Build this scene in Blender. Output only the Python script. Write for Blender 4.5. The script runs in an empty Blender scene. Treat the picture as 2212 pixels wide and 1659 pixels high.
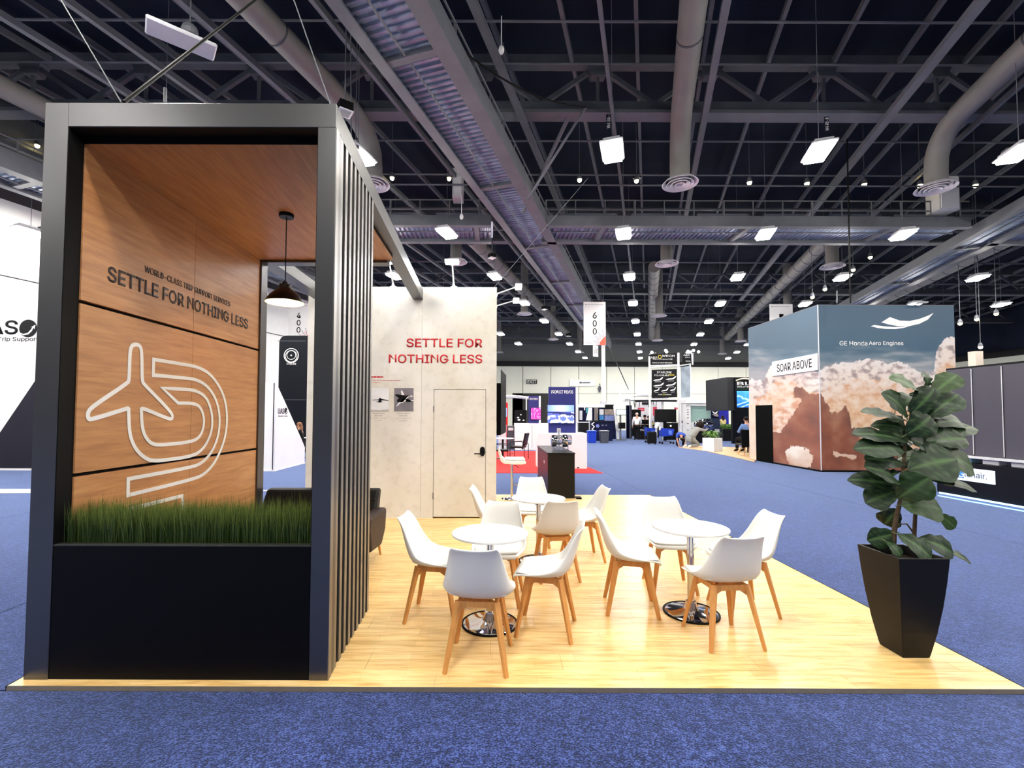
import bpy, bmesh, math, random
from mathutils import Vector, Matrix, noise
import numpy as np
random.seed(7)
D = bpy.data; SC = bpy.context.scene; COL = SC.collection
PI = math.pi; R = math.radians

# ------------------------------------------------------------------ camera
F = 1000.0; PCX, PCY = 1066.0, 859.3; TILT = math.atan(1/28.0); ROLL = R(.2); EYE = 1.64
CM = Matrix.Rotation(PI/2+TILT, 3, 'X') @ Matrix.Rotation(ROLL, 3, 'Z')
cd = D.cameras.new('camera'); cam = D.objects.new('camera', cd); COL.objects.link(cam)
cam.matrix_world = Matrix.Translation((0, 0, EYE)) @ CM.to_4x4()
cd.sensor_width = 36; cd.lens = 36*F/2212; cd.shift_x = (1106-PCX)/2212; cd.shift_y = (PCY-829.5)/2212
cd.clip_end = 300; SC.camera = cam
SC.view_settings.view_transform = 'Standard'; SC.view_settings.look = 'None'
SC.view_settings.gamma = 1; SC.view_settings.exposure = .2
SC.view_settings.use_curve_mapping = False
SC.cycles.max_bounces = 6; SC.cycles.diffuse_bounces = 4; SC.cycles.glossy_bounces = 4
SC.cycles.sample_clamp_indirect = 6
w = D.worlds.new('hall_air'); SC.world = w; w.use_nodes = True
w.node_tree.nodes['Background'].inputs[0].default_value = (.75, .85, 1, 1)
w.node_tree.nodes['Background'].inputs[1].default_value = .35
LAMP = 175.0       # radiance of the high-bay LED lenses
# rows of suspended area lights that continue the lamp grid over and behind the camera
def sun_area(x, y, z, sx, sy, e, rot=(0, 0, 0), col=(1, .97, .93)):
    l = D.lights.new('lamp_glow', 'AREA'); l.shape = 'RECTANGLE'; l.size = sx; l.size_y = sy; l.energy = e; l.color = col
    o = D.objects.new('lamp_glow', l); COL.objects.link(o); o.location = (x, y, z); o.rotation_euler = rot; return o

def at(px, py, X=None, Y=None, Z=None):
    """the point of the plane X=, Y= or Z= that the photograph shows at a pixel (used to measure places)"""
    d = CM @ Vector(((px-PCX)/F, -(py-PCY)/F, -1)); o = Vector((0, 0, EYE))
    i, v = (0, X) if X is not None else (1, Y) if Y is not None else (2, Z)
    return o + d*((v-o[i])/d[i])

# ------------------------------------------------------------------ materials
def lin(c):
    return tuple(((v/255)/12.92 if v/255 <= .04045 else ((v/255+.055)/1.055)**2.4) for v in c)
MATS = {}
def mat(name, rgb, rough=.5, metal=0., spec=.5, emit=0., noise_s=0., noise_a=0., bump=0., bump_s=0., coat=0., alpha=None, trans=0., sheen=0., stretch=None, objrand=0.):
    if name in MATS: return MATS[name]
    if spec == .5 and max(rgb) < 62: spec = .14
    m = D.materials.new(name); m.use_nodes = True; n = m.node_tree.nodes; L = m.node_tree.links
    b = n['Principled BSDF']; c = (*lin(rgb), 1)
    b.inputs['Base Color'].default_value = c; b.inputs['Roughness'].default_value = rough
    b.inputs['Metallic'].default_value = metal; b.inputs['Specular IOR Level'].default_value = spec
    b.inputs['Coat Weight'].default_value = coat; b.inputs['Transmission Weight'].default_value = trans
    b.inputs['Sheen Weight'].default_value = sheen
    if emit: b.inputs['Emission Color'].default_value = c; b.inputs['Emission Strength'].default_value = emit
    if noise_a or bump:
        tc = n.new('ShaderNodeTexCoord'); mp = n.new('ShaderNodeMapping'); L.new(tc.outputs['Object'], mp.inputs[0])
        if stretch: mp.inputs['Scale'].default_value = stretch
    if noise_a:
        nz = n.new('ShaderNodeTexNoise'); nz.inputs['Scale'].default_value = noise_s; nz.inputs['Detail'].default_value = 5
        L.new(mp.outputs[0], nz.inputs['Vector'])
        mr = n.new('ShaderNodeMapRange'); mr.inputs[1].default_value = .3; mr.inputs[2].default_value = .7
        mr.inputs[3].default_value = 1-noise_a; mr.inputs[4].default_value = 1+noise_a
        L.new(nz.outputs['Fac'], mr.inputs[0])
        mx = n.new('ShaderNodeMix'); mx.data_type = 'RGBA'; mx.blend_type = 'MULTIPLY'; mx.inputs[0].default_value = 1
        mx.inputs[6].default_value = c; L.new(mr.outputs[0], mx.inputs[7]); out = mx.outputs[2]
        if objrand:
            oi = n.new('ShaderNodeObjectInfo'); m2 = n.new('ShaderNodeMapRange'); m2.inputs[3].default_value = 1-objrand; m2.inputs[4].default_value = 1+objrand
            L.new(oi.outputs['Random'], m2.inputs[0]); m3 = n.new('ShaderNodeMix'); m3.data_type = 'RGBA'; m3.blend_type = 'MULTIPLY'; m3.inputs[0].default_value = 1
            L.new(out, m3.inputs[6]); L.new(m2.outputs[0], m3.inputs[7]); out = m3.outputs[2]
        L.new(out, b.inputs['Base Color'])
    if bump:
        nb = n.new('ShaderNodeTexNoise'); nb.inputs['Scale'].default_value = bump_s; nb.inputs['Detail'].default_value = 3
        L.new(mp.outputs[0], nb.inputs['Vector']); bp = n.new('ShaderNodeBump'); bp.inputs['Strength'].default_value = bump
        bp.inputs['Distance'].default_value = .01; L.new(nb.outputs['Fac'], bp.inputs['Height']); L.new(bp.outputs[0], b.inputs['Normal'])
    MATS[name] = m; return m
def glow(name, rgb, s): return mat(name, rgb, emit=s)

black = mat('black_laminate', (5, 5, 7), .4, spec=.3, noise_s=3, noise_a=.1)
charcoal = mat('charcoal_metal', (74, 75, 80), .30, metal=.85, noise_s=2, noise_a=.06)
darkgap = mat('black_backing', (5, 5, 6), .7)
steel = mat('grey_painted_steel', (94, 97, 106), .55, noise_s=2, noise_a=.12)
steel2 = mat('dim_grey_steel', (72, 77, 88), .6, noise_s=2, noise_a=.15)
galv = mat('galvanised_deck', (138, 150, 172), .4, metal=.35, noise_s=3, noise_a=.25)
ductm = mat('duct_metal', (128, 126, 124), .55, noise_s=1.2, noise_a=.08)
diffm = mat('diffuser_white', (205, 200, 210), .5, noise_s=4, noise_a=.03)
white = mat('matt_white', (236, 236, 238), .55, noise_s=3, noise_a=.02)
gwhite = mat('gloss_white_plastic', (244, 244, 240), .28, noise_s=2, noise_a=.015)
tablewhite = mat('white_tabletop', (245, 245, 246), .2, noise_s=2, noise_a=.01)
chrome = mat('chrome', (225, 225, 228), .06, metal=1, noise_s=3, noise_a=.02)
blackrub = mat('black_rubber', (14, 14, 15), .6, noise_s=8, noise_a=.1)
blackmet = mat('black_metal', (22, 22, 24), .35, metal=.4, noise_s=8, noise_a=.1)
beech = mat('beech_wood', (214, 152, 84), .42, noise_s=6, noise_a=.14, stretch=(6, 6, .8))
red = mat('red_vinyl', (190, 16, 30), .5, noise_s=3, noise_a=.03)
greytext = mat('dark_grey_vinyl', (62, 50, 50), .5, noise_s=3, noise_a=.03)
ink = mat('black_ink', (24, 24, 28), .5, noise_s=3, noise_a=.03)
wink = mat('white_ink', (240, 240, 240), .5, noise_s=3, noise_a=.02)
yink = mat('yellow_ink', (228, 208, 60), .5, noise_s=3, noise_a=.02)
navy = mat('navy_panel', (24, 30, 110), .5, noise_s=3, noise_a=.05)
darknavy = mat('dark_navy_panel', (14, 18, 52), .5, noise_s=3, noise_a=.05)
bluepl = mat('blue_plastic', (24, 62, 190), .4, noise_s=3, noise_a=.05)
greypl = mat('grey_plastic', (72, 76, 86), .5, noise_s=3, noise_a=.05)
paleg = mat('pale_grey_panel', (205, 205, 212), .55, noise_s=3, noise_a=.03)
skin = mat('skin', (190, 140, 115), .5, noise_s=9, noise_a=.04)
skind = mat('dark_skin', (92, 60, 48), .5, noise_s=9, noise_a=.04)
blackfab = mat('black_leather', (20, 19, 20), .42, noise_s=9, noise_a=.15, bump=.15, bump_s=60)
brownfab = mat('dark_brown_leather', (50, 38, 38), .5, noise_s=9, noise_a=.12, bump=.15, bump_s=60)
soil = mat('potting_soil', (28, 20, 14), .9, noise_s=30, noise_a=.4, bump=.6, bump_s=50)
bark = mat('bark', (74, 58, 38), .8, noise_s=20, noise_a=.3, bump=.5, bump_s=30)
cream = mat('cream_wall', (236, 237, 222), .7, noise_s=.6, noise_a=.03)
dkwall = mat('grey_upper_wall', (96, 98, 98), .8, noise_s=.4, noise_a=.08)
deckm = mat('dark_roof_deck', (27, 34, 50), .8, noise_s=.5, noise_a=.3)
redcarpet = mat('red_carpet', (215, 16, 20), .9, noise_s=150, noise_a=.15, bump=.3, bump_s=300)
smoke = mat('smoky_grey_lens', (150, 150, 150), .3)

def carpet_mat():
    m = D.materials.new('blue_carpet'); m.use_nodes = True; n = m.node_tree.nodes; L = m.node_tree.links; b = n['Principled BSDF']
    b.inputs['Roughness'].default_value = .95; b.inputs['Specular IOR Level'].default_value = .1
    b.inputs['Sheen Weight'].default_value = .8; b.inputs['Sheen Roughness'].default_value = .4; b.inputs['Sheen Tint'].default_value = (.45, .6, 1, 1)
    g = n.new('ShaderNodeNewGeometry')
    def nz(s, d=2):
        t = n.new('ShaderNodeTexNoise'); t.inputs['Scale'].default_value = s; t.inputs['Detail'].default_value = d; L.new(g.outputs['Position'], t.inputs['Vector']); return t
    fine, mid, big = nz(105, 4), nz(24, 4), nz(1.6, 3)
    r = n.new('ShaderNodeValToRGB'); e = r.color_ramp.elements
    e[0].position = .46; e[0].color = (*lin((10, 15, 44)), 1); e[1].position = .68; e[1].color = (*lin((74, 91, 156)), 1)
    x = e.new(.56); x.color = (*lin((27, 38, 90)), 1)
    a = n.new('ShaderNodeMath'); a.operation = 'MULTIPLY_ADD'; L.new(mid.outputs['Fac'], a.inputs[0]); a.inputs[1].default_value = .28
    a2 = n.new('ShaderNodeMath'); a2.operation = 'MULTIPLY'; L.new(fine.outputs['Fac'], a2.inputs[0]); a2.inputs[1].default_value = .84; L.new(a2.outputs[0], a.inputs[2])
    L.new(a.outputs[0], r.inputs[0])
    mr = n.new('ShaderNodeMapRange'); mr.inputs[1].default_value = .3; mr.inputs[2].default_value = .7; mr.inputs[3].default_value = .85; mr.inputs[4].default_value = 1.15; L.new(big.outputs['Fac'], mr.inputs[0])
    oi = n.new('ShaderNodeObjectInfo'); m2 = n.new('ShaderNodeMapRange'); m2.inputs[3].default_value = .9; m2.inputs[4].default_value = 1.1; L.new(oi.outputs['Random'], m2.inputs[0])
    mm = n.new('ShaderNodeMath'); mm.operation = 'MULTIPLY'; L.new(mr.outputs[0], mm.inputs[0]); L.new(m2.outputs[0], mm.inputs[1])
    mx = n.new('ShaderNodeMix'); mx.data_type = 'RGBA'; mx.blend_type = 'MULTIPLY'; mx.inputs[0].default_value = 1; L.new(r.outputs[0], mx.inputs[6]); L.new(mm.outputs[0], mx.inputs[7])
    L.new(mx.outputs[2], b.inputs['Base Color'])
    bp = n.new('ShaderNodeBump'); bp.inputs['Strength'].default_value = .6; bp.inputs['Distance'].default_value = .01; L.new(fine.outputs['Fac'], bp.inputs['Height']); L.new(bp.outputs[0], b.inputs['Normal'])
    return m
carpet = carpet_mat()

def wood_mat(name, c0, c1, c2, axis, rough, sw=.09, dim=.5, objr=.06, strips=True, wave=.6):
    """long-grained wood; axis = index of the grain direction"""
    m = D.materials.new(name); m.use_nodes = True; n = m.node_tree.nodes; L = m.node_tree.links; b = n['Principled BSDF']
    b.inputs['Roughness'].default_value = rough
    g = n.new('ShaderNodeNewGeometry'); mp = n.new('ShaderNodeMapping'); L.new(g.outputs['Position'], mp.inputs[0])
    s = [9., 9., 9.]; s[axis] = .8; mp.inputs['Scale'].default_value = s
    nz = n.new('ShaderNodeTexNoise'); nz.inputs['Scale'].default_value = 3.2; nz.inputs['Detail'].default_value = 7; nz.inputs['Roughness'].default_value = .62; nz.inputs['Distortion'].default_value = wave
    L.new(mp.outputs[0], nz.inputs['Vector'])
    r = n.new('ShaderNodeValToRGB'); e = r.color_ramp.elements; e[0].position = .33; e[0].color = (*lin(c0), 1); e[1].position = .66; e[1].color = (*lin(c2), 1); x = e.new(.5); x.color = (*lin(c1), 1)
    L.new(nz.outputs['Fac'], r.inputs[0]); out = r.outputs[0]
    oi = n.new('ShaderNodeObjectInfo'); m2 = n.new('ShaderNodeMapRange'); m2.inputs[3].default_value = 1-objr; m2.inputs[4].default_value = 1+objr; L.new(oi.outputs['Random'], m2.inputs[0]); fac = m2.outputs[0]
    if strips:   # printed two-strip laminate: each board shows strips of differing tone
        sp = n.new('ShaderNodeTexBrick'); sp.inputs['Scale'].default_value = 1; sp.inputs['Brick Width'].default_value = .55; sp.inputs['Row Height'].default_value = sw; sp.inputs['Mortar Size'].default_value = .0008
        sp.inputs['Color1'].default_value = (.90, .88, .84, 1); sp.inputs['Color2'].default_value = (1.06, 1.07, 1.1, 1); sp.inputs['Mortar'].default_value = (.7, .6, .5, 1)
        L.new(g.outputs['Position'], sp.inputs['Vector']); mx = n.new('ShaderNodeMix'); mx.data_type = 'RGBA'; mx.blend_type = 'MULTIPLY'; mx.inputs[0].default_value = 1
        L.new(out, mx.inputs[6]); L.new(sp.outputs['Color'], mx.inputs[7]); out = mx.outputs[2]
    m3 = n.new('ShaderNodeMix'); m3.data_type = 'RGBA'; m3.blend_type = 'MULTIPLY'; m3.inputs[0].default_value = 1; L.new(out, m3.inputs[6]); L.new(fac, m3.inputs[7]); L.new(m3.outputs[2], b.inputs['Base Color'])
    MATS[name] = m; return m
maple = wood_mat('maple_laminate', (206, 160, 92), (232, 195, 130), (242, 212, 155), 0, .33)
oakp = wood_mat('oak_veneer', (170, 116, 72), (186, 131, 83), (198, 144, 94), 1, .42, strips=False, wave=.15)
tanfl = wood_mat('tan_laminate', (190, 150, 110), (214, 176, 134), (226, 190, 150), 0, .4)

def concrete_mat():
    m = D.materials.new('pale_concrete_print'); m.use_nodes = True; n = m.node_tree.nodes; L = m.node_tree.links; b = n['Principled BSDF']; b.inputs['Roughness'].default_value = .6
    g = n.new('ShaderNodeNewGeometry')
    def nz(s, d):
        t = n.new('ShaderNodeTexNoise'); t.inputs['Scale'].default_value = s; t.inputs['Detail'].default_value = d; L.new(g.outputs['Position'], t.inputs['Vector']); return t
    a, c = nz(1.1, 6), nz(9, 6)
    r = n.new('ShaderNodeValToRGB'); e = r.color_ramp.elements; e[0].position = .35; e[0].color = (*lin((216, 211, 198)), 1); e[1].position = .65; e[1].color = (*lin((228, 224, 219)), 1); L.new(a.outputs['Fac'], r.inputs[0])
    r2 = n.new('ShaderNodeValToRGB'); e = r2.color_ramp.elements; e[0].position = .34; e[0].color = (.74, .72, .69, 1); e[1].position = .5; e[1].color = (1, 1, 1, 1); L.new(c.outputs['Fac'], r2.inputs[0])
    mx = n.new('ShaderNodeMix'); mx.data_type = 'RGBA'; mx.blend_type = 'MULTIPLY'; mx.inputs[0].default_value = .3; L.new(r.outputs[0], mx.inputs[6]); L.new(r2.outputs[0], mx.inputs[7]); L.new(mx.outputs[2], b.inputs['Base Color']); return m
concrete = concrete_mat()

def leaf_mat():
    m = D.materials.new('fig_leaf'); m.use_nodes = True; n = m.node_tree.nodes; L = m.node_tree.links; b = n['Principled BSDF']; b.inputs['Roughness'].default_value = .45; b.inputs['Specular IOR Level'].default_value = .35
    a = n.new('ShaderNodeAttribute'); a.attribute_name = 'vein'
    oi = n.new('ShaderNodeObjectInfo'); r0 = n.new('ShaderNodeValToRGB'); e = r0.color_ramp.elements; e[0].color = (*lin((17, 36, 20)), 1); e[1].color = (*lin((48, 72, 26)), 1); e[1].position = 1; x = e.new(.7); x.color = (*lin((24, 48, 24)), 1); L.new(oi.outputs['Random'], r0.inputs[0])
    mx = n.new('ShaderNodeMix'); mx.data_type = 'RGBA'; L.new(a.outputs['Fac'], mx.inputs[0]); L.new(r0.outputs[0], mx.inputs[6]); mx.inputs[7].default_value = (*lin((74, 104, 60)), 1)
    tc = n.new('ShaderNodeTexCoord'); nz = n.new('ShaderNodeTexNoise'); nz.inputs['Scale'].default_value = 14; L.new(tc.outputs['Object'], nz.inputs['Vector']); mr = n.new('ShaderNodeMapRange'); mr.inputs[3].default_value = .7; mr.inputs[4].default_value = 1.3; L.new(nz.outputs['Fac'], mr.inputs[0])
    m3 = n.new('ShaderNodeMix'); m3.data_type = 'RGBA'; m3.blend_type = 'MULTIPLY'; m3.inputs[0].default_value = 1; L.new(mx.outputs[2], m3.inputs[6]); L.new(mr.outputs[0], m3.inputs[7])
    L.new(m3.outputs[2], b.inputs['Base Color']); return m
leafm = leaf_mat()
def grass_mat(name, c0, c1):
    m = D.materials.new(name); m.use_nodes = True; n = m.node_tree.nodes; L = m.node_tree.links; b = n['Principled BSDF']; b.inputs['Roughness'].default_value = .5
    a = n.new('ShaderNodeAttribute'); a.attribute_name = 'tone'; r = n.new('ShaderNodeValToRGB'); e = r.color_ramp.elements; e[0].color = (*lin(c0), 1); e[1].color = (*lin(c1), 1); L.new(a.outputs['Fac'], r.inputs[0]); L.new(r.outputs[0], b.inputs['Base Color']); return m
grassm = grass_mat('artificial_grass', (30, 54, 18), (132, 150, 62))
fernm = grass_mat('fern_green', (40, 96, 30), (130, 176, 70))
def vcol_mat(name, rough=.5, emit=0):
    m = D.materials.new(name); m.use_nodes = True; n = m.node_tree.nodes; L = m.node_tree.links; b = n['Principled BSDF']; b.inputs['Roughness'].default_value = rough
    a = n.new('ShaderNodeAttribute'); a.attribute_name = 'print'; L.new(a.outputs['Color'], b.inputs['Base Color'])
    if emit: L.new(a.outputs['Color'], b.inputs['Emission Color']); b.inputs['Emission Strength'].default_value = emit
    return m
printm = vcol_mat('printed_graphic'); screenm = vcol_mat('lit_screen', .3, 1.1)

# ------------------------------------------------------------------ building helpers
ORG = {}
def props(o, label=None, cat=None, group=None, kind=None):
    if label: o['label'] = label
    if cat: o['category'] = cat
    if group: o['group'] = group
    if kind: o['kind'] = kind
    return o
def thing(name, label, cat, loc=(0, 0, 0), rz=0, group=None, kind=None):
    o = D.objects.new(name, None); COL.objects.link(o); o.empty_display_size = .1
    o.location = loc; o.rotation_euler = (0, 0, rz); props(o, label, cat, group, kind); ORG[o.name] = Vector(loc); return o
def link(o, parent=None):
    COL.objects.link(o)
    if parent is not None: o.parent = parent; ORG[o.name] = ORG.get(parent.name, Vector())
    return o
class MB:
    def __init__(s): s.v = []; s.f = []
    def add(s, vs, fs):
        k = len(s.v); s.v += [Vector(p) for p in vs]; s.f += [tuple(i+k for i in f) for f in fs]; return s
    def box(s, a, b, M=None, c=0):
        (x0, y0, z0), (x1, y1, z1) = a, b
        x0, x1 = min(x0, x1), max(x0, x1); y0, y1 = min(y0, y1), max(y0, y1); z0, z1 = min(z0, z1), max(z0, z1)
        c = min(c, (x1-x0)*.45, (y1-y0)*.45, (z1-z0)*.45)
        if c > 0:
            vs = []; idx = {}
            for sx in (0, 1):
                for sy in (0, 1):
                    for sz in (0, 1):
                        X, Y, Z = (x0, x1)[sx], (y0, y1)[sy], (z0, z1)[sz]; dx, dy, dz = (c, -c)[sx], (c, -c)[sy], (c, -c)[sz]
                        for k, p in enumerate(((X, Y+dy, Z+dz), (X+dx, Y, Z+dz), (X+dx, Y+dy, Z))): idx[sx, sy, sz, k] = len(vs); vs.append(Vector(p))
            fs = []
            q = [(0, 0), (1, 0), (1, 1), (0, 1)]
            for t in (0, 1):
                fs.append([idx[t, a_, b_, 0] for a_, b_ in q]); fs.append([idx[a_, t, b_, 1] for a_, b_ in q]); fs.append([idx[a_, b_, t, 2] for a_, b_ in q])
            for a_ in (0, 1):
                for b_ in (0, 1):
                    fs.append([idx[0, a_, b_, 1], idx[1, a_, b_, 1], idx[1, a_, b_, 2], idx[0, a_, b_, 2]])
                    fs.append([idx[a_, 0, b_, 0], idx[a_, 1, b_, 0], idx[a_, 1, b_, 2], idx[a_, 0, b_, 2]])
                    fs.append([idx[a_, b_, 0, 0], idx[a_, b_, 1, 0], idx[a_, b_, 1, 1], idx[a_, b_, 0, 1]])
                    for z_ in (0, 1): fs.append([idx[a_, b_, z_, k] for k in range(3)])
        else:
            vs = [Vector(p) for p in ((x0, y0, z0), (x1, y0, z0), (x1, y1, z0), (x0, y1, z0), (x0, y0, z1), (x1, y0, z1), (x1, y1, z1), (x0, y1, z1))]
            fs = [(0, 3, 2, 1), (4, 5, 6, 7), (0, 1, 5, 4), (1, 2, 6, 5), (2, 3, 7, 6), (3, 0, 4, 7)]
        if M is not None: vs = [M @ p for p in vs]
        return s.add(vs, fs)
    def bar(s, p, q, w, h=None, up=(0, 0, 1), w2=None, h2=None):
        p, q = Vector(p), Vector(q); h = w if h is None else h; w2 = w if w2 is None else w2; h2 = h if h2 is None else h2
        d = (q-p).normalized(); u = Vector(up)
        if abs(d.dot(u)) > .99: u = Vector((0, 1, 0))
        a = d.cross(u).normalized(); b = a.cross(d)
        vs = [p+a*sx*w/2+b*sy*h/2 for sx, sy in ((-1, -1), (1, -1), (1, 1), (-1, 1))]+[q+a*sx*w2/2+b*sy*h2/2 for sx, sy in ((-1, -1), (1, -1), (1, 1), (-1, 1))]
        return s.add(vs, [(3, 2, 1, 0), (4, 5, 6, 7), (0, 1, 5, 4), (1, 2, 6, 5), (2, 3, 7, 6), (3, 0, 4, 7)])
    def tube(s, pts, r, n=8, cap=True):
        pts = [Vector(p) for p in pts]; rs = r if isinstance(r, (list, tuple)) else [r]*len(pts); vs = []; fs = []; a = None
        for i, p in enumerate(pts):
            d = ((pts[i+1]-p) if i == 0 else (p-pts[i-1]) if i == len(pts)-1 else (pts[i+1]-p).normalized()+(p-pts[i-1]).normalized()).normalized()
            if a is None:
                u = Vector((0, 0, 1)) if abs(d.z) < .95 else Vector((1, 0, 0)); a = d.cross(u).normalized()
            a = (a-d*a.dot(d)).normalized(); b = d.cross(a)
            for k in range(n): t = 2*PI*k/n; vs.append(p+(a*math.cos(t)+b*math.sin(t))*rs[i])
        for i in range(len(pts)-1):
            for k in range(n): fs.append((i*n+k, i*n+(k+1) % n, (i+1)*n+(k+1) % n, (i+1)*n+k))
        if cap: fs.append(tuple(range(n))[::-1]); fs.append(tuple((len(pts)-1)*n+k for k in range(n)))
        return s.add(vs, fs)
    def lathe(s, prof, n=32, c=(0, 0, 0), M=None, cap=True):
        vs = []; fs = []; c = Vector(c)
        for r, z in prof:
            for k in range(n): t = 2*PI*k/n; vs.append(Vector((r*math.cos(t), r*math.sin(t), z)))
        m = len(prof)
        for i in range(m-1):
            for k in range(n): fs.append((i*n+k, i*n+(k+1) % n, (i+1)*n+(k+1) % n, (i+1)*n+k))
        if cap and prof[0][0] > 1e-6: fs.append(tuple(range(n))[::-1])
        if cap and prof[-1][0] > 1e-6: fs.append(tuple((m-1)*n+k for k in range(n)))
        return s.add([c+(M @ p if M is not None else p) for p in vs], fs)
    def prism(s, poly, ax, d0, d1):
        """poly of 2-D points extruded along axis ax (0,1,2) between d0 and d1"""
        def P(p, d): return (d, p[0], p[1]) if ax == 0 else (p[0], d, p[1]) if ax == 1 else (p[0], p[1], d)
        n = len(poly); vs = [P(p, d0) for p in poly]+[P(p, d1) for p in poly]
        return s.add(vs, [tuple(range(n))[::-1], tuple(range(n, 2*n))]+[(i, (i+1) % n, n+(i+1) % n, n+i) for i in range(n)])
    def ball(s, c, r, n=10, sc=(1, 1, 1), M=None):
        c = Vector(c); pr = [(math.sin(PI*i/n)*r, -math.cos(PI*i/n)*r) for i in range(n+1)]; k0 = len(s.v); s.lathe(pr, n*2)
        for i in range(k0, len(s.v)):
            p = s.v[i]; p = Vector((p.x*sc[0], p.y*sc[1], p.z*sc[2])); s.v[i] = c+(M @ p if M is not None else p)
        return s
    def build(s, name, m, parent=None, smooth=False, local=False, label=None, bev=0, sub=0):
        vs = s.v; off = Vector()
        if parent is not None and not local: off = ORG.get(parent.name, Vector())
        elif parent is None and not local:
            xs = [p.x for p in vs]; ys = [p.y for p in vs]; off = Vector(((min(xs)+max(xs))/2, (min(ys)+max(ys))/2, min(p.z for p in vs)))
        me = D.meshes.new(name); me.from_pydata([p-off for p in vs], [], s.f)
        bm = bmesh.new(); bm.from_mesh(me); bmesh.ops.recalc_face_normals(bm, faces=bm.faces); bm.to_mesh(me); bm.free()
        me.materials.append(m)
        if smooth: me.polygons.foreach_set('use_smooth', [True]*len(me.polygons))
        o = D.objects.new(name, me)
        if parent is None: o.location = off if not local else (0, 0, 0)
        link(o, parent)
        if parent is None: ORG[o.name] = off
        if label: o['label'] = label
        if bev:
            b = o.modifiers.new('b', 'BEVEL'); b.width = bev; b.segments = 2; b.limit_method = 'ANGLE'
        if sub:
            b = o.modifiers.new('s', 'SUBSURF'); b.levels = sub; b.render_levels = sub
        if smooth and not sub: me.set_sharp_from_angle(angle=R(40))
        return o
def solo(mb, name, m, label, cat, group=None, kind=None, **k):
    return props(mb.build(name, m, None, **k), label, cat, group, kind)
def struct(mb, name, m, parent=None, **k):
    o = mb.build(name, m, parent, **k)
    if parent is None: o['kind'] = 'structure'
    return o
def copy_tree(o, parent=None, loc=None, rz=None, label=None):
    c = o.copy(); COL.objects.link(c)
    if parent is not None: c.parent = parent
    if loc is not None: c.location = loc
    if rz is not None: c.rotation_euler = (0, 0, rz)
    if label: c['label'] = label
    for ch in list(o.children): copy_tree(ch, c)
    return c
def pb(x0, y0, x1, y1, Y, dep):
    """corners of a box whose front face stands at depth Y where the photograph shows it"""
    a = at(x0, y1, Y=Y); b = at(x1, y0, Y=Y); return (a.x, Y, a.z), (b.x, Y+dep, b.z)
def text(s, parent, m, p, width, height, rot, bold=0, align='LEFT', depth=.003, name='lettering', sp=1., stack=None):
    c = D.curves.new(name, 'FONT'); c.body = s; c.size = 1; c.offset = bold; c.extrude = 0; c.align_x = align; c.space_character = sp; c.resolution_u = 3
    if SANS: c.font = SANS
    if stack: c.space_line = stack
    o = D.objects.new(name, c); COL.objects.link(o); bpy.context.view_layer.update()
    dep = bpy.context.evaluated_depsgraph_get(); me = D.meshes.new_from_object(o.evaluated_get(dep)); D.objects.remove(o)
    co = np.array([v.co for v in me.vertices]); mn, mx = co.min(0), co.max(0); sz = mx-mn
    sx, sy = width/sz[0], height/sz[1]; Mr = rot.to_matrix() if hasattr(rot, 'to_matrix') else Matrix(rot)
    off = ORG.get(parent.name, Vector()) if parent is not None else Vector()
    ax = {'LEFT': 0, 'CENTER': .5, 'RIGHT': 1}[align]; P = Vector(p)-off
    for v, q in zip(me.vertices, co):
        v.co = P+Mr @ Vector(((q[0]-mn[0]-ax*sz[0])*sx, (q[1]-mn[1])*sy, 0))
    bm = bmesh.new(); bm.from_mesh(me); r = bmesh.ops.extrude_face_region(bm, geom=bm.faces[:]); nn = Mr @ Vector((0, 0, depth))
    bmesh.ops.translate(bm, verts=[e for e in r['geom'] if isinstance(e, bmesh.types.BMVert)], vec=nn); bmesh.ops.recalc_face_normals(bm, faces=bm.faces); bm.to_mesh(me); bm.free()
    me.materials.clear(); me.materials.append(m); o = D.objects.new(name, me); link(o, parent); return o
try:      # Blender's own bundled sans-serif; the builtin font otherwise
    import os
    SANS = D.fonts.load(os.path.join(bpy.utils.resource_path('LOCAL'), 'datafiles', 'fonts', 'Inter.woff2'))
except Exception:
    SANS = None
FRONT = Matrix(((1, 0, 0), (0, 0, -1), (0, 1, 0)))            # text facing the camera (-Y)
SIDE = Matrix(((0, 0, 1), (1, 0, 0), (0, 1, 0)))              # text facing +X, reading towards +Y
LSIDE = Matrix(((0, 0, -1), (-1, 0, 0), (0, 1, 0)))           # text facing -X, reading towards -Y
def strokes(polys, P3, nrm, wd, th, closed=True):
    """flat ribbon outlines: polys of 2-D points, P3 maps them to 3-D"""
    mb = MB(); nrm = Vector(nrm)
    for pl in polys:
        pts = [P3(*p) for p in pl]; n = len(pts); L, Rr = [], []
        for i in range(n):
            a = pts[(i-1) % n] if (closed or i) else pts[i]; b = pts[(i+1) % n] if (closed or i < n-1) else pts[i]
            d0 = (pts[i]-a); d1 = (b-pts[i]); d0 = d0.normalized() if d0.length > 1e-7 else d1.normalized(); d1 = d1.normalized() if d1.length > 1e-7 else d0
            s0, s1 = nrm.cross(d0), nrm.cross(d1); mdir = (s0+s1)
            mdir = mdir.normalized() if mdir.length > 1e-4 else s0; k = 1/max(.45, mdir.dot(s0)); L.append(pts[i]+mdir*wd/2*k); Rr.append(pts[i]-mdir*wd/2*k)
        for i in range(n if closed else n-1):
            j = (i+1) % n; q = [L[i], L[j], Rr[j], Rr[i]]; mb.add(q+[p+nrm*th for p in q], [(0, 1, 2, 3), (7, 6, 5, 4), (0, 4, 5, 1), (1, 5, 6, 2), (2, 6, 7, 3), (3, 7, 4, 0)])
    return mb
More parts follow.
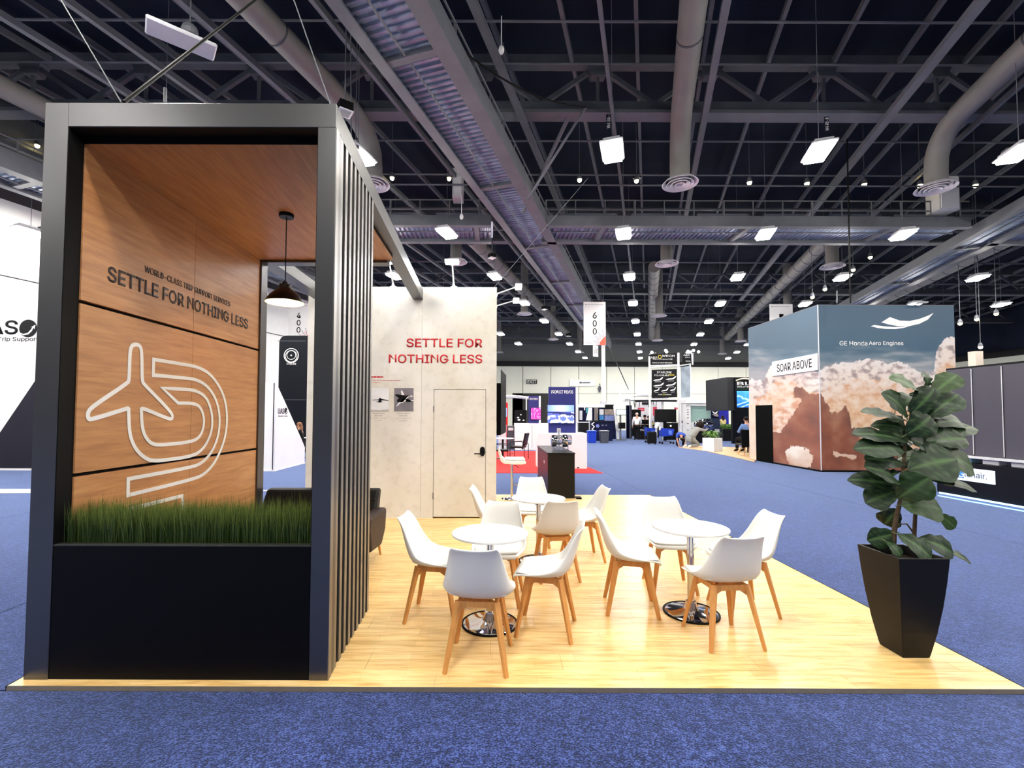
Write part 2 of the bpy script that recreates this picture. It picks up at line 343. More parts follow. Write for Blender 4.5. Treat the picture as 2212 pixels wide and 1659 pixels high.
def chaikin(pl, sharp=(), it=3):
    pts = [(Vector(p), i in sharp) for i, p in enumerate(pl)]
    for _ in range(it):
        out = []; n = len(pts)
        for i in range(n):
            p, sh = pts[i]; a = pts[i-1][0]; b = pts[(i+1) % n][0]
            if sh: out.append((p, True))
            else: out.append((p*.75+a*.25, False)); out.append((p*.75+b*.25, False))
        pts = out
    return [tuple(p) for p, _ in pts]
def grid_print(name, P3, nu, nv, colf, m, parent, label=None):
    """a flat printed sheet: nu x nv cells, colour computed per cell corner"""
    me = D.meshes.new(name); off = ORG.get(parent.name, Vector())
    vs = [P3(i/nu, j/nv)-off for j in range(nv+1) for i in range(nu+1)]
    fs = [(j*(nu+1)+i, j*(nu+1)+i+1, (j+1)*(nu+1)+i+1, (j+1)*(nu+1)+i) for j in range(nv) for i in range(nu)]
    me.from_pydata(vs, [], fs); a = me.color_attributes.new('print', 'FLOAT_COLOR', 'POINT')
    cols = np.ones((len(vs), 4)); k = 0
    for j in range(nv+1):
        for i in range(nu+1): cols[k, :3] = lin(colf(i/nu, j/nv)); k += 1
    a.data.foreach_set('color', cols.ravel()); me.materials.append(m); o = D.objects.new(name, me); link(o, parent)
    if label: o['label'] = label
    return o
# ================================================================== THE HALL
ORD = ['first', 'second', 'third', 'fourth', 'fifth', 'sixth', 'seventh', 'eighth', 'ninth', 'tenth']
GZ = -.025            # carpet level; the booth platform top is z = 0
U = Vector((.334, 1, 0)).normalized(); UX = .334     # direction of the hall's purlins, ducts and long catwalks
fl = thing('floor', None, None, (0, 0, 0), kind='structure')
MB().box((-40, -9, -.3), (62, 62, -.05)).build('slab', mat('concrete_slab', (110, 110, 112), .8, noise_s=2, noise_a=.1), fl)
xs = 3.23-3.66*9
k = 0
while xs < 46:
    for y0, y1 in ((2.84, 23.5), (23.5, 61)):
        MB().box((xs+.004, y0+.004, -.05), (xs+3.656, y1-.004, GZ)).build('carpet_strip', carpet, fl)
    xs += 3.66
for y0, y1 in ((-8.9, -4.52), (-4.51, -.86), (-.85, 2.832)): MB().box((-30, y0, -.05), (46, y1, GZ)).build('carpet_strip', carpet, fl)
MB().prism([(-15, 9.25), (-4.2, 10.05), (-4.2, 10.15), (-15, 10.15)], 2, GZ, GZ+.004).build('grey_runner', mat('grey_runner_carpet', (176, 174, 180), .9, noise_s=60, noise_a=.1), fl)
# walls
CZT, WZ = 6.85, 11.2
wb = thing('wall_back', None, None, (0, 50, 0), kind='structure')
MB().box((-40, 50.1, GZ), (62, 50.5, WZ+.5)).build('core', dkwall, wb)
x = 1066-1190.; x0 = (1190-1066)/1000*50-3.02*4
for i in range(20):
    xa = x0+3.02*i
    if xa < -6: continue
    for za, zb in ((GZ, 3.9), (3.93, CZT)):
        if za < 1 and 1.0 < xa < 4.5: continue
        MB().box((xa+.03, 50, za), (xa+2.99, 50.12, zb)).build('panel', cream, wb)
MB().box((1.0, 50.0, GZ), (6.3, 50.1, 3.9)).build('door_recess', mat('dark_recess', (60, 60, 58), .8, noise_s=1, noise_a=.05), wb)
a, b = pb(1087, 838, 1107, 930, 49.95, .12); MB().box((a[0], a[1], GZ), b).build('panel', cream, wb)
MB().box((-10, 49.6, CZT), (60, 50.1, CZT+.5)).build('ledge_beam', mat('dark_ledge', (40, 40, 42), .7, noise_s=1, noise_a=.05), wb)
MB().box((-10, 49.8, 9.3), (60, 50.1, 9.5)).build('wall_rail', steel2, wb)
wl = thing('wall_left', None, None, (0, 0, 0), kind='structure')
def WX(y, o=0): return -15.5+UX*(y-14.6)+o
for i, (ya, yb) in enumerate([(-9, -1), (-1, 7), (7, 15.6), (15.6, 22.6), (22.6, 30), (30, 38), (38, 44), (44, 50)]):
    for za, zb in ((GZ, 5.95), (6.0, 8.4)):
        MB().prism([(WX(ya+.02), ya+.02), (WX(yb-.02), yb-.02), (WX(yb-.02, -.2), yb-.02), (WX(ya+.02, -.2), ya+.02)], 2, za, zb).build('panel', white, wl)
MB().prism([(WX(-9, -.12), -9), (WX(50, -.12), 50), (WX(50, -.6), 50), (WX(-9, -.6), -9)], 2, GZ, WZ+.4).build('core', dkwall, wl)
wr = thing('wall_right', None, None, (45, 0, 0), kind='structure'); MB().box((45, -9, GZ), (45.3, 50.1, CZT)).build('panel', cream, wr); MB().box((45, -9, CZT), (45.3, 50.1, WZ)).build('upper_panel', deckm, wr); MB().box((44.6, -9, CZT), (45, 50.1, CZT+.5)).build('ledge_beam', MATS['dark_ledge'], wr)
struct(MB().box((-40, -9.3, GZ), (62, -9, WZ)), 'wall_front', dkwall)
struct(MB().box((-40, -9.3, WZ+.15), (62, 60, WZ+.5)), 'ceiling', deckm)
tr = thing('trim_1', None, None, (0, 0, 0), kind='structure')   # wall pipes and cable trays on the left wall
for yy, r in ((19.6, .09), (20.3, .05), (20.6, .16), (22.3, .03)):
    MB().tube([(WX(yy, .3), yy, 3.0), (WX(yy, .3), yy, 8.2)], r, 8).build('wall_pipe', paleg if r > .04 else greypl, tr)
for zz in (4.1, 5.2, 6.5, 3.3):
    MB().box((WX(20, .1), 19.4, zz), (WX(20, .55), 21.0, zz+.08)).build('bracket', greypl, tr)

# ---- roof steel
def rbar(px0, py0, px1, py1): pass
def truss(Y, x0, x1, lab, zt=11.0, zb=9.55):
    t = thing('roof_truss', lab, 'truss', (x0, Y, zb), group='grey roof trusses')
    MB().box((x0, Y-.12, zt-.14), (x1, Y+.12, zt+.14)).build('top_chord', steel2, t)
    MB().box((x0, Y-.1, zb+.10), (x1, Y+.1, zb+.34)).build('bottom_chord', steel2, t)
    MB().box((x0, Y-.2, zb-.03), (x1, Y+.2, zb+.06)).build('bottom_flange', steel, t)
    n = int((x1-x0)/1.5)
    for i in range(n):
        xa = x0+1.5*i; top = i % 2
        p = Vector((xa, Y, zb+.3 if top else zt-.1)); q = Vector((xa+1.5, Y, zt-.1 if top else zb+.3))
        MB().bar(p, q, .11, .11, up=(0, 1, 0)).build('web_brace', steel2, t)
        if not top and Y < 30:
            MB().bar((xa, Y, zb+.3), (xa, Y, zt-.1), .07, .07).build('web_post', steel2, t)
            MB().prism([(xa-.32, zt-.12), (xa+.32, zt-.12), (xa+.18, zt-.42), (xa-.18, zt-.42)], 1, Y-.13, Y+.13).build('gusset', steel2, t)
    return t
nm = ['nearest', 'second', 'third', 'fourth', 'fifth']
for i, (Y, x0, x1) in enumerate(((12.0, -18.26, 30.5), (21, -18, 38), (30, -15, 44), (39, -12, 44), (48, -9, 44))):
    truss(Y, x0, x1, f'grey steel lattice truss across the roof, {nm[i]} from the camera')
for i in range(34):       # purlins under the deck
    xa = -26+1.72*i
    p, q = Vector((xa+UX*2, 2, 10.95)), Vector((xa+UX*49.9, 49.9, 10.95))
    solo(MB().bar(p, q, .09, .16), 'roof_purlin', steel, 'thin grey roof purlin of the row under the dark deck', 'beam', 'roof purlins')
for i, (xa, wd) in enumerate(((-15.5, .16), (-9.6, .13), (-7.9, .11), (-5.7, .12), (-3.2, .09), (-.2, .16), (2.2, .08), (4.6, .15), (9.4, .2), (11.9, .08), (18.0, .16))):
    p, q = Vector((xa-UX*7, 2.15, 9.45)), Vector((xa+UX*22, 31.15, 9.45))
    solo(MB().bar(p, q, wd, .14), 'roof_girder', steel, ('grey steel girder hung lengthwise below the trusses, '+['far left beyond the frame', 'over the frame corner', 'over the frame, second', 'over the frame, third', 'left of the thick duct', 'just right of the central catwalk', 'midway catwalk to central duct', 'right of the central duct', 'big one in the right third', 'thin one right of the big girder', 'at the far right edge'][i]), 'beam', 'lengthwise hung girders')
for i, (Y, z) in enumerate(((9.9, 10.3), (11.2, 10.35), (13.7, 9.9), (14.8, 9.1), (15.1, 9.6), (18.3, 9.9), (19.2, 9.4), (24.5, 9.8), (27, 9.4), (33, 9.9), (36, 9.6))):
    solo(MB().tube([(WX(Y)+.4, Y, z), (36, Y, z)], .028 if Y < 16 else .045, 6), 'sprinkler_pipe', steel, f'thin grey pipe strung across under the roof, {["nearest", "second", "third", "fourth", "fifth", "sixth", "seventh", "eighth", "ninth", "tenth", "farthest"][i]} from the camera', 'pipe', 'thin pipes across the roof')
for i, (p, q) in enumerate((((-7.5, 13.5, 8.7), (-4.6, 14.5, 9.9)), ((2.0, 12, 9.6), (.9, 14.2, 7.9)), ((1.5, 30, 10), (-1.0, 33, 8.8)))):
    solo(MB().bar(p, q, .08, .08), 'diagonal_brace', steel, 'diagonal grey roof brace '+['over the black frame', 'beside the central catwalk', 'far down the hall'][i], 'beam', 'diagonal roof braces')

# ---- catwalks
def catwalk(P, A, Bv, L, wdt, z, lab, rail=True, cross0=None, big=False, rails=(True, True)):
    """P start, A unit length axis, Bv unit width axis"""
    t = thing('catwalk', lab, 'catwalk', tuple(P), group='ceiling catwalks'); P = Vector(P); A = Vector(A); Bv = Vector(Bv); Z = Vector((0, 0, 1))
    for s, wd, h in ((0, .10, .34), (1, .2 if big else .10, .5 if big else .34)):
        o = P+Bv*wdt*s+Z*(.17); MB().bar(o+Z*(h-.34)/2, o+A*L+Z*(h-.34)/2, wd, h).build('side_beam', steel, t)
        MB().bar(o-Z*.19, o+A*L-Z*.19, wd+.12, .03).build('beam_flange', steel, t)
    mb = MB(); n = int(L/.16); prof = []
    for i in range(n+1):
        for f, hh in ((0, 0), (.06, 0), (.08, .05), (.14, .05)): prof.append((i*.16+f, hh))
    vs = []; 
    for sgn in (0.03, wdt-.03):
        vs += [P+A*l+Bv*sgn+Z*(hh+.10) for l, hh in prof]
    m = len(prof); mb.add(vs, [(i, i+1, m+i+1, m+i) for i in range(m-1)]); d = mb.build('corrugated_deck', galv, t)
    k = cross0 if cross0 is not None else 2.0
    while k < L:
        MB().bar(P+A*k+Bv*.06+Z*.06, P+A*k+Bv*(wdt-.06)+Z*.06, .16, .12).build('cross_beam', steel, t); k += 4.95
    MB().tube([P+Bv*wdt*.4+Z*.03, P+A*L+Bv*wdt*.4+Z*.03], .025, 6).build('conduit', steel, t)
    if rail:
        for s in (0, 1):
            if not rails[s]: continue
            o = P+Bv*wdt*s
            for hh in (.55, .88): MB().tube([o+Z*hh, o+A*L+Z*hh], .022, 6).build('rail', steel, t)
            n = int(L/1.0)
            for i in range(n+1): MB().tube([o+A*i+Z*.3, o+A*i+Z*.88], .02 if i % 3 else .035, 6).build('rail_post', steel, t)
    return t
CU = (.317, .9485, 0); CB = (.9485, -.317, 0)
catwalk((-2.42-UX*4.1+.0, 3.0, 8.0), CU, CB, 43, 1.22, 8.0, 'long grey catwalk with ribbed deck running from top centre into the distance', True, .6+.0, True, (False, True))
catwalk((16.2-UX*11, 3.0, 8.0), CU, CB, 43, 1.22, 8.0, 'long grey catwalk with ribbed deck running away at the right side', True, .6, True, (False, True))
catwalk((-13.7-UX*10, 3.0, 8.0), CU, CB, 30, 1.22, 8.0, 'long grey catwalk with railings along the left hall wall', True, .6, True, (True, True))
catwalk((-12.5, 15.4, 8.0), (1, 0, 0), (0, 1, 0), 12.4, 1.5, 8.0, 'grey cross catwalk with handrail left of the long central catwalk')
catwalk((1.75, 15.4, 8.0), (1, 0, 0), (0, 1, 0), 14.3, 1.5, 8.0, 'grey cross catwalk with handrail between the central and right catwalks')
catwalk((18.3, 15.4, 8.0), (1, 0, 0), (0, 1, 0), 12, 1.5, 8.0, 'grey cross catwalk with handrail right of the right catwalk')
for (x0, y0, x1, y1, Y, lb) in ((977, 362, 1000, 425, 14.9, 'tall pale grey cabinet on the cross catwalk beside the central catwalk'), (2030, 378, 2072, 452, 15.1, 'pale grey cabinet behind the big round diffuser at right')):
    a, b = pb(x0, y0, x1, y1, Y, .5); t = thing('electrical_cabinet', lb, 'cabinet', (a[0], a[1], a[2]))
    MB().box(a, b, c=.01).build('body', paleg, t); MB().box((a[0]+.05, Y-.02, a[2]+.05), (b[0]-.05, Y, b[2]-.05)).build('door', white, t)

# ---- ducts and diffusers
def duct(pts, r, lab):
    t = thing('air_duct', lab, 'duct', tuple(pts[0]), group='round air ducts'); MB().tube(pts, r, 20).build('pipe', ductm, t, smooth=True)
    a = Vector(pts[0]); b = Vector(pts[1]); L = (b-a).length; n = int(L/1.25); d = (b-a).normalized()
    for i in range(1, n): MB().tube([a+d*(i*1.25-.02), a+d*(i*1.25+.02)], r+.012, 20).build('seam_band', steel2, t)
def elbow(x, y, z, zd, y0=1.0, r=.5):
    pts = [(x-UX*(y-y0), y0, z), (x-UX*1.1, y-1.1, z)]
    for k in range(1, 6): t = k*PI/12; pts.append((x-UX*1.1*(1-math.sin(t)), y-1.1+1.1*math.sin(t), z-1.1*(1-math.cos(t))*.8))
    pts.append((x, y, z-1.0)); pts.append((x, y, zd)); return pts
DUCTS = [((-3.38, 12.66), 'thick grey duct bending down beside the tall black frame'), ((5.125, 12.55), 'thick grey duct coming from top centre to a big round diffuser'),
         ((12.4, 12.76), 'thick grey duct bending down at the right near the second catwalk'), ((-11.3, 12.7), 'thick grey duct at the far left above the black frame')]
for (x, y), lab in DUCTS: duct(elbow(x, y, 9.5, 8.05), .26, lab)
for (x, y, ye), lab in (((-1.0, 20.2, 44), 'long banded grey duct receding left of the central catwalk'), ((8.4, 24, 46), 'long banded grey duct receding at mid hall'), ((14.7, 20.2, 46), 'long banded grey duct receding toward the cloud-printed booth'), ((22.4, 19.4, 40), 'long banded grey duct receding at the far right')):
    duct([(x, y, 9.4), (x+UX*(ye-y), ye, 9.4)], .3, lab)
def diffuser(x, y, z, neck, lab):
    t = thing('round_diffuser', lab, 'diffuser', (x, y, z), group='round ceiling diffusers'); t2 = t
    for j, (ro, ri, dz) in enumerate(((.47, .37, 0), (.35, .27, -.015), (.25, .17, -.03), (.14, .05, -.04))):
        MB().lathe([(ri, .09+dz), (ri+.01, .075+dz), (ro, dz), (ro+.005, .012+dz), (ri+.02, .1+dz)], 32, cap=False).build('ring', diffm, t, smooth=True, local=True)
    MB().lathe([(.3, .08), (.3, .1), (.24, .2), (.24, neck)], 20).build('neck', ductm, t, smooth=True, local=True)
dl = [((1469, 398), .3, 'largest round white diffuser, under the central duct'), ((2021, 408), .3, 'large round diffuser in front of a grey cabinet at right'), ((805, 400), .3, 'round diffuser edge peeping from behind the black frame'),
      ((985, 567), 1.3, 'round diffuser above the concrete-look wall'), ((1440, 571), 1.3, 'round diffuser of the second row at mid hall'), ((1798, 577), 1.3, 'round diffuser above the cloud-printed booth'), ((625, 567), 1.3, 'round diffuser glimpsed above the pendant lamp')]
for (px, py), nk, lab in dl:
    p = at(px, py, Z=8.0); diffuser(p.x, p.y, 8.0, nk, lab)
for px, py, lab in ((1133, 679, 'right of the concrete-look wall top'), (1424, 683, 'straight below the mid-hall diffuser'), (1420, 736, 'above the banner tower'), (1702, 682, 'over the cloud booth corner'), (1195, 734, 'left of the 600 sign'), (1078, 762, 'touching the concrete-look wall edge'), (1252, 762, 'under the left of the 600 sign'), (1600, 738, 'left of the cloud booth, upper'), (1560, 765, 'left of the cloud booth, lower')):
    p = at(px, py, Z=8.0); diffuser(p.x, p.y, 8.0, 3.3, 'small distant round diffuser '+lab)

# ---- high-bay lamps
def hb_proto():
    t = thing('high_bay_lamp', 'x', 'lamp', (0, 0, 0), group='lit high-bay lamps')
    h = MB().box((-.24, -.42, .0), (.24, .42, .05), c=.02); h.box((-.17, -.34, .05), (.17, .34, .12)); h.build('housing', paleg, t, local=True)
    MB().box((-.19, -.37, -.062), (.19, .37, -.002), c=.01).build('lens', glow('led_lens', (255, 250, 240), LAMP), t, local=True)
    MB().box((-.08, .2, .12), (.08, .4, .24), c=.01).build('driver', steel, t, local=True)
    MB().tube([(0, 0, .12), (0, 0, 4.04)], .008, 5).build('cable', steel, t, local=True)
    return t
hb = hb_proto(); first = True
ROWX = [(-14.5, 'outermost left'), (-10, 'far left'), (-5.6, 'left'), (-1.5, 'left-of-catwalk'), (4.02, 'right-of-catwalk'), (8.46, 'mid right'), (12.76, 'right'), (18.3, 'far right'), (22.7, 'outermost right')]
for x14, rn in ROWX:
    for k in range(-3, 9 if x14 > -3 else 7):
        Y = 9.75+4.52*k; X = x14+UX*(Y-14.2)
        if Y > 54 or X < WX(Y)+1 or (X < -9 and Y > 15): continue
        if abs(X+3)<1 and 9 < Y < 10.5: Y += .2
        lab = f'lit LED lamp, {ORD[max(k,0)]} from the camera in the {rn} row' if k >= 0 else 'lit LED lamp in the rows overhead and behind the camera'
        if first: o = hb; hb.location = (X, Y, 7.3); hb['label'] = lab; first = False
        else: o = copy_tree(hb, None, (X, Y, 7.3), None, lab)
        o.rotation_euler = (0, 0, -.32)
# unlit lamp at top left
t = thing('unlit_high_bay_lamp', 'unlit grey LED lamp hanging at the top left above the black frame', 'lamp', (-4.8, 6.9, 7.35), -.9)
MB().box((-.2, -.45, 0), (.2, .45, .06), c=.02).build('housing', paleg, t, local=True); MB().ball((0, .1, .2), .12, 6).build('driver', steel, t, local=True); MB().tube([(0, .1, .3), (0, .1, 3.6)], .012, 5).build('cable', steel, t, local=True)
# black floodlight boxes (unlit)
for (px, py, Y, s, lab) in ((745, 243, 8.6, 1.0, 'black box floodlight with white underside beside the frame corner'), (1063, 557, 17, .9, 'small black box light on the duct left of the catwalk'), (1176, 668, 26, 1.0, 'small black box light further along the left duct'), (1228, 726, 36, 1.2, 'black box light at the far end of the left duct'), (1376, 385, 16, .8, 'black box speaker hanging over the cross catwalk')):
    p = at(px, py, Y=Y); t = thing('box_floodlight', lab, 'lamp', tuple(p), .6)
    MB().box((-.13*s, -.13*s, 0), (.13*s, .13*s, .17*s), c=.01).build('housing', blackmet, t, local=True)
    MB().box((-.13*s, -.13*s, -.02*s), (.13*s, .13*s, 0)).build('trim_ring', white, t, local=True); MB().box((-.09*s, -.09*s, -.03*s), (.09*s, .09*s, -.02*s)).build('lens', smoke, t, local=True)
    MB().tube([(0, 0, .17*s), (0, 0, 11.34-p.z)], .012, 5).build('hanger', steel, t, local=True)
# warm spot lamps above the cross catwalk
warm = glow('warm_bulb', (255, 232, 160), 25)
for i, (px, py) in enumerate(((80, 315), (847, 385), (970, 386), (1252, 389), (1375, 391), (1619, 395), (1743, 397), (1867, 399), (1987, 401), (2107, 401), (768, 326), (1880, 556), (1843, 583), (1782, 625), (1755, 642), (1926, 525), (2152, 678), (2110, 690), (2074, 699), (2118, 750))):
    Y = 15.1 if i < 10 else 9.6 if i == 10 else 20
    p = at(px, py, Y=Y); t = thing('warm_spot_lamp', ('small warm round spot lamp '+(f'over the cross catwalks, {ORD[i]} from the left' if i < 10 else ['at the frame corner by the left duct', 'right of the second-row diffuser', 'below the second-row diffuser', 'left above the cloud booth', 'on the cloud booth top edge', 'between two right-hand lamps', 'right of the cloud booth, upper', 'right of the cloud booth, middle', 'right of the cloud booth, lower', 'on the far right column'][i-10])), 'lamp', tuple(p), group='little warm spot lamps')
    MB().ball((0, 0, 0), .07 if Y < 16 else .075, 8).build('bulb', warm, t, local=True, smooth=True); MB().lathe([(.03, .2), (.06, .15), (.09, .03), (.085, .02)], 12).build('socket', steel, t, local=True)
    MB().tube([(0, 0, .18), (0, 0, 11.34-p.z)], .010, 5).build('stem', steel, t, local=True)
VUP = Matrix(((0, -1, 0), (0, 0, -1), (1, 0, 0)))
for s_, px, py in (('W4 R4-', 1314, 277), ('W4 R5-8', 1786, 282)):
    p = at(px, py, Y=11.7); t = thing('grid_label', f'small white upright {"W4 R4" if px < 1500 else "W4 R5"} label on the roof steel above a bright lamp', 'label', tuple(p)); text(s_, t, wink, (p.x+.05, 11.7, p.z), .34, .085, VUP, .0)
    MB().box((p.x-.05, 11.705, p.z-.02), (p.x+.06, 11.72, p.z+.37)).build('backing_strip', deckm, t)
# hanging wires, ropes
def wire(p, q, r, lab, m=steel, name='wire', sag=0, cat='wire'):
    p, q = Vector(p), Vector(q); pts = [p.lerp(q, i/8)-Vector((0, 0, sag*4*(i/8)*(1-i/8))) for i in range(9)]
    solo(MB().tube(pts, r, 6), name, m, lab, cat)
wire(at(262, 221, Y=2.96), at(120, -20, Y=3.6), .004, 'thin rigging wire rising up-left from the black frame top')
wire(at(715, 229, Y=2.96), at(628, -20, Y=3.3), .004, 'thin rigging wire rising from the right corner of the black frame')
wire(at(268, 221, Y=3.0), at(565, -10, Y=5.0), .012, 'thick dark cable pair slanting up from the black frame top', blackrub, 'cable', 0, 'cable')
wire(at(357, 222, Y=3.5), at(357, 190, Y=3.5), .012, 'short upright rod on top of the black frame', steel, 'rod', 0, 'rod')
wire(at(759, 345, Y=9), at(757, -20, Y=9), .012, 'vertical wire hanging by the black floodlight box')
wire(at(1837, 655, Y=13), at(1830, 300, Y=13), .02, 'vertical wire down to the cloud-printed booth', blackrub)
wire(at(1808, 655, Y=13.6), at(1808, 628, Y=13.6), .02, 'short pale wire standing on the cloud booth corner')
wire(at(1068, 620, Y=12), at(1270, 385, Y=12), .009, 'thin diagonal wire crossing under the central catwalk')
wire(at(1000, 110, Y=9), at(1265, 232, Y=10.5), .018, 'black cable drooping right of the central catwalk', blackrub, 'cable', .25, 'cable')
wire(at(1265, 232, Y=10.5), at(1140, 430, Y=12), .035, 'pale diagonal strut rising right of the catwalk', steel, 'strut', 0, 'strut')
for px, y0, y1, Y, lab in ((997, 455, 468, 14, 'hanging'), (1083, 90, 108, 9, 'dangling')):
    p = at(px, y1, Y=Y); t = thing('small_camera', f'small white ceiling camera {lab} by the central catwalk', 'camera', tuple(p)); MB().tube([(0, 0, .06), (0, 0, .7)], .012, 6).build('stem', white, t, local=True); MB().ball((0, 0, 0), .06, 6, (1, 1, 1.5)).build('body', white, t, local=True)
# ================================================================== THE BOOTH
PX0, PX1, PY0, PY1 = -2.914, 3.213, 2.842, 9.54
pf = thing('booth_platform', 'pale maple laminate platform floor under the tables and the black tower', 'platform', (0, 0, GZ), kind='structure')
MB().box((PX0+.01, PY0+.01, GZ), (PX1-.01, PY1-.01, -.012)).build('underlay', darkgap, pf)
row = 0; y = PY0
while y < PY1-.01:
    y2 = min(y+.192, PY1); x = PX0-(row*.47 % 1.28)
    while x < PX1:
        xa, xb = max(x, PX0), min(x+1.28, PX1)
        if xb-xa > .04: MB().box((xa+.0006, y+.0006, -.012), (xb-.0006, y2-.0006, 0), c=.0008).build('plank', maple, pf)
        x += 1.28
    y += .192; row += 1
edg = mat('brushed_edge_trim', (120, 112, 104), .45, metal=.3, noise_s=20, noise_a=.1)
MB().prism([(PY0-.008, GZ), (PY0, GZ), (PY0, .001), (PY0-.003, .001)], 0, PX0, PX1).build('edge_trim', edg, pf)
for xx, s in ((PX0, -1), (PX1, 1)): MB().box((min(xx, xx+.012*s), PY0, GZ), (max(xx, xx+.012*s), PY1, -.001)).build('edge_trim', blackrub, pf)
MB().box((PX0, PY1, GZ), (PX1, PY1+.012, -.001)).build('edge_trim', blackrub, pf)

# ---- black tower
TY, TZ, HL, HB = 2.905, 3.632, -2.885, 3.476
tw = thing('display_tower', 'tall black framed tower with oak back wall, slatted side and grass window', 'booth', (-1.95, TY, 0))
frame = mat('black_satin_frame', (7, 7, 8), .42, spec=.3, noise_s=2, noise_a=.05)
gloss = mat('grey_satin_frame', (98, 98, 101), .33, metal=.92, noise_s=2, noise_a=.05)
SK = R(1.55)
def sk(x, y): return x-(y-TY)*math.tan(SK)      # the right side runs very slightly outward-left
MB().box((HL, TY, 0), (-2.735, TY+.115, TZ), c=.002).build('front_post', gloss, tw)
MB().box((-1.13, TY, 0), (-1.015, TY+.115, HB), c=.002).build('front_post', gloss, tw)
MB().box((-2.734, TY, HB), (-1.015, TY+.115, TZ), c=.002).build('front_beam', gloss, tw)
MB().box((-2.733, TY+.004, .0), (-1.132, TY+.03, .812), c=.002).build('fascia', mat('black_gloss_panel', (2, 2, 6), .5, spec=.15, noise_s=2, noise_a=.05), tw)
MB().box((-2.733, TY+.002, .812), (-1.132, TY+.05, .822), c=.001).build('ledge_trim', mat('dull_edge', (62, 62, 60), .4, metal=.5, noise_s=4, noise_a=.1), tw)
MB().box((-2.733, TY+.34, .0), (-1.132, TY+.36, .80)).build('planter_back', black, tw)
MB().box((-2.733, TY+.05, .70), (-1.132, TY+.34, .745)).build('planter_bed', soil, tw)
MB().box((HL, 5.33, 0), (-2.70, 5.47, TZ), c=.002).build('rear_post', gloss, tw)
MB().box((-2.70, 5.33, 3.40), (sk(-1.175, 5.4), 5.47, TZ), c=.002).build('rear_beam', gloss, tw)
MB().box((HL, TY+.116, HB), (-2.74, 5.329, TZ), c=.002).build('left_beam', gloss, tw)
def skbox(xa, xb, ya, yb, za, zb): return MB().prism([(sk(xa, ya), ya), (sk(xb, ya), ya), (sk(xb, yb), yb), (sk(xa, yb), yb)], 2, za, zb)
skbox(-1.175, -1.015, TY+.116, 7.365, HB, TZ).build('side_beam', gloss, tw)
MB().box((HL, 5.471, 3.48), (-2.70, 7.365, TZ), c=.002).build('side_beam', gloss, tw)
MB().box((HL, TY+.116, 0), (-2.752, 5.329, HB)).build('wall_core', darkgap, tw)
for za, zb in ((.005, 1.222), (1.246, 2.362), (2.386, 3.43)):
    for ya, yb in ((TY+.118, 4.166), (4.169, 5.328)): MB().box((-2.751, ya, za), (-2.72, yb, zb), c=.001).build('wood_panel', oakp, tw)
MB().box((-2.719, TY+.118, 3.43), (-1.178, 5.328, 3.455)).build('ceiling_panel', oakp, tw)
skbox(-1.13, -1.026, TY+.116, 3.955, 0, HB-.002).build('slat_backing', darkgap, tw)
sl = mat('satin_slat', (140, 138, 138), .32, metal=.85, noise_s=2, noise_a=.05)
for i in range(10):
    ya = TY+.001+.1095*i if i else TY+.002; skbox(-1.026 if i else -1.0145, -1.0145 if i else -1.010, ya if i else TY+.001, ya+.052, .0, HB-.003).build('slat', sl, tw)
lin_ = mat('black_reveal', (12, 12, 14), .6, noise_s=2, noise_a=.05)
MB().box((-2.7345, TY+.004, .823), (-2.730, TY+.116, HB)).build('reveal_lining', lin_, tw); MB().box((-1.134, TY+.004, .823), (-1.1305, TY+.116, HB)).build('reveal_lining', lin_, tw)
MB().box((-2.729, TY+.004, HB-.004), (-1.135, TY+.117, HB-.0005)).build('reveal_lining', lin_, tw); MB().box((-2.74, TY+.117, 3.456), (-1.18, 5.328, 3.52)).build('roof_core', lin_, tw); MB().box((-2.733, TY+.1165, 3.43), (-1.178, TY+.1175, HB)).build('reveal_lining', lin_, tw)
# lettering and logo on the oak wall
WPx = -2.7185
text('WORLD-CLASS TRIP SUPPORT SERVICES', tw, greytext, (WPx, 3.565, 2.738), 1.17, .052, SIDE, 0)
text('SETTLE FOR NOTHING LESS', tw, greytext, (WPx, 3.225, 2.568), 1.86, .112, SIDE, .013)
def LP(x, y): p = at(130+x/3.1912, 700+y/3.1912, X=WPx); return (p.y, p.z)
l1 = [(520, 138), (487, 152), (478, 215), (474, 385), (462, 408), (215, 572), (188, 612), (190, 650), (210, 660), (440, 588), (470, 578), (470, 600), (474, 720), (488, 800), (530, 880), (600, 935), (650, 942), (700, 940), (910, 912), (985, 862), (1035, 770), (1050, 680), (1040, 590), (1005, 500), (930, 456), (840, 449), (702, 441), (812, 545), (915, 545), (965, 570), (990, 640), (988, 710), (965, 775), (910, 812), (680, 836), (620, 822), (580, 770), (562, 700), (558, 600), (558, 583), (580, 584), (740, 652), (772, 655), (772, 620), (700, 540), (580, 420), (563, 395), (562, 215), (553, 152)]
l2 = [(643, 244), (880, 282), (960, 300), (1040, 350), (1110, 450), (1145, 560), (1150, 690), (1130, 810), (1070, 950), (1000, 1030), (925, 1068), (466, 1180), (468, 1068), (900, 988), (975, 960), (1040, 890), (1085, 790), (1100, 680), (1092, 580), (1060, 490), (1005, 420), (935, 382), (860, 372), (640, 352)]
l3 = [(840, 1184), (470, 1278), (462, 1400), (850, 1290)]
polys = [[LP(*p) for p in chaikin(l1, (26, 27), 2)], [LP(*p) for p in chaikin(l2, (0, 11, 12, 23), 2)], [LP(*p) for p in l3]]
strokes(polys, lambda a, b: Vector((WPx, a, b)), (1, 0, 0), .030, .003).build('logo', wink, tw)
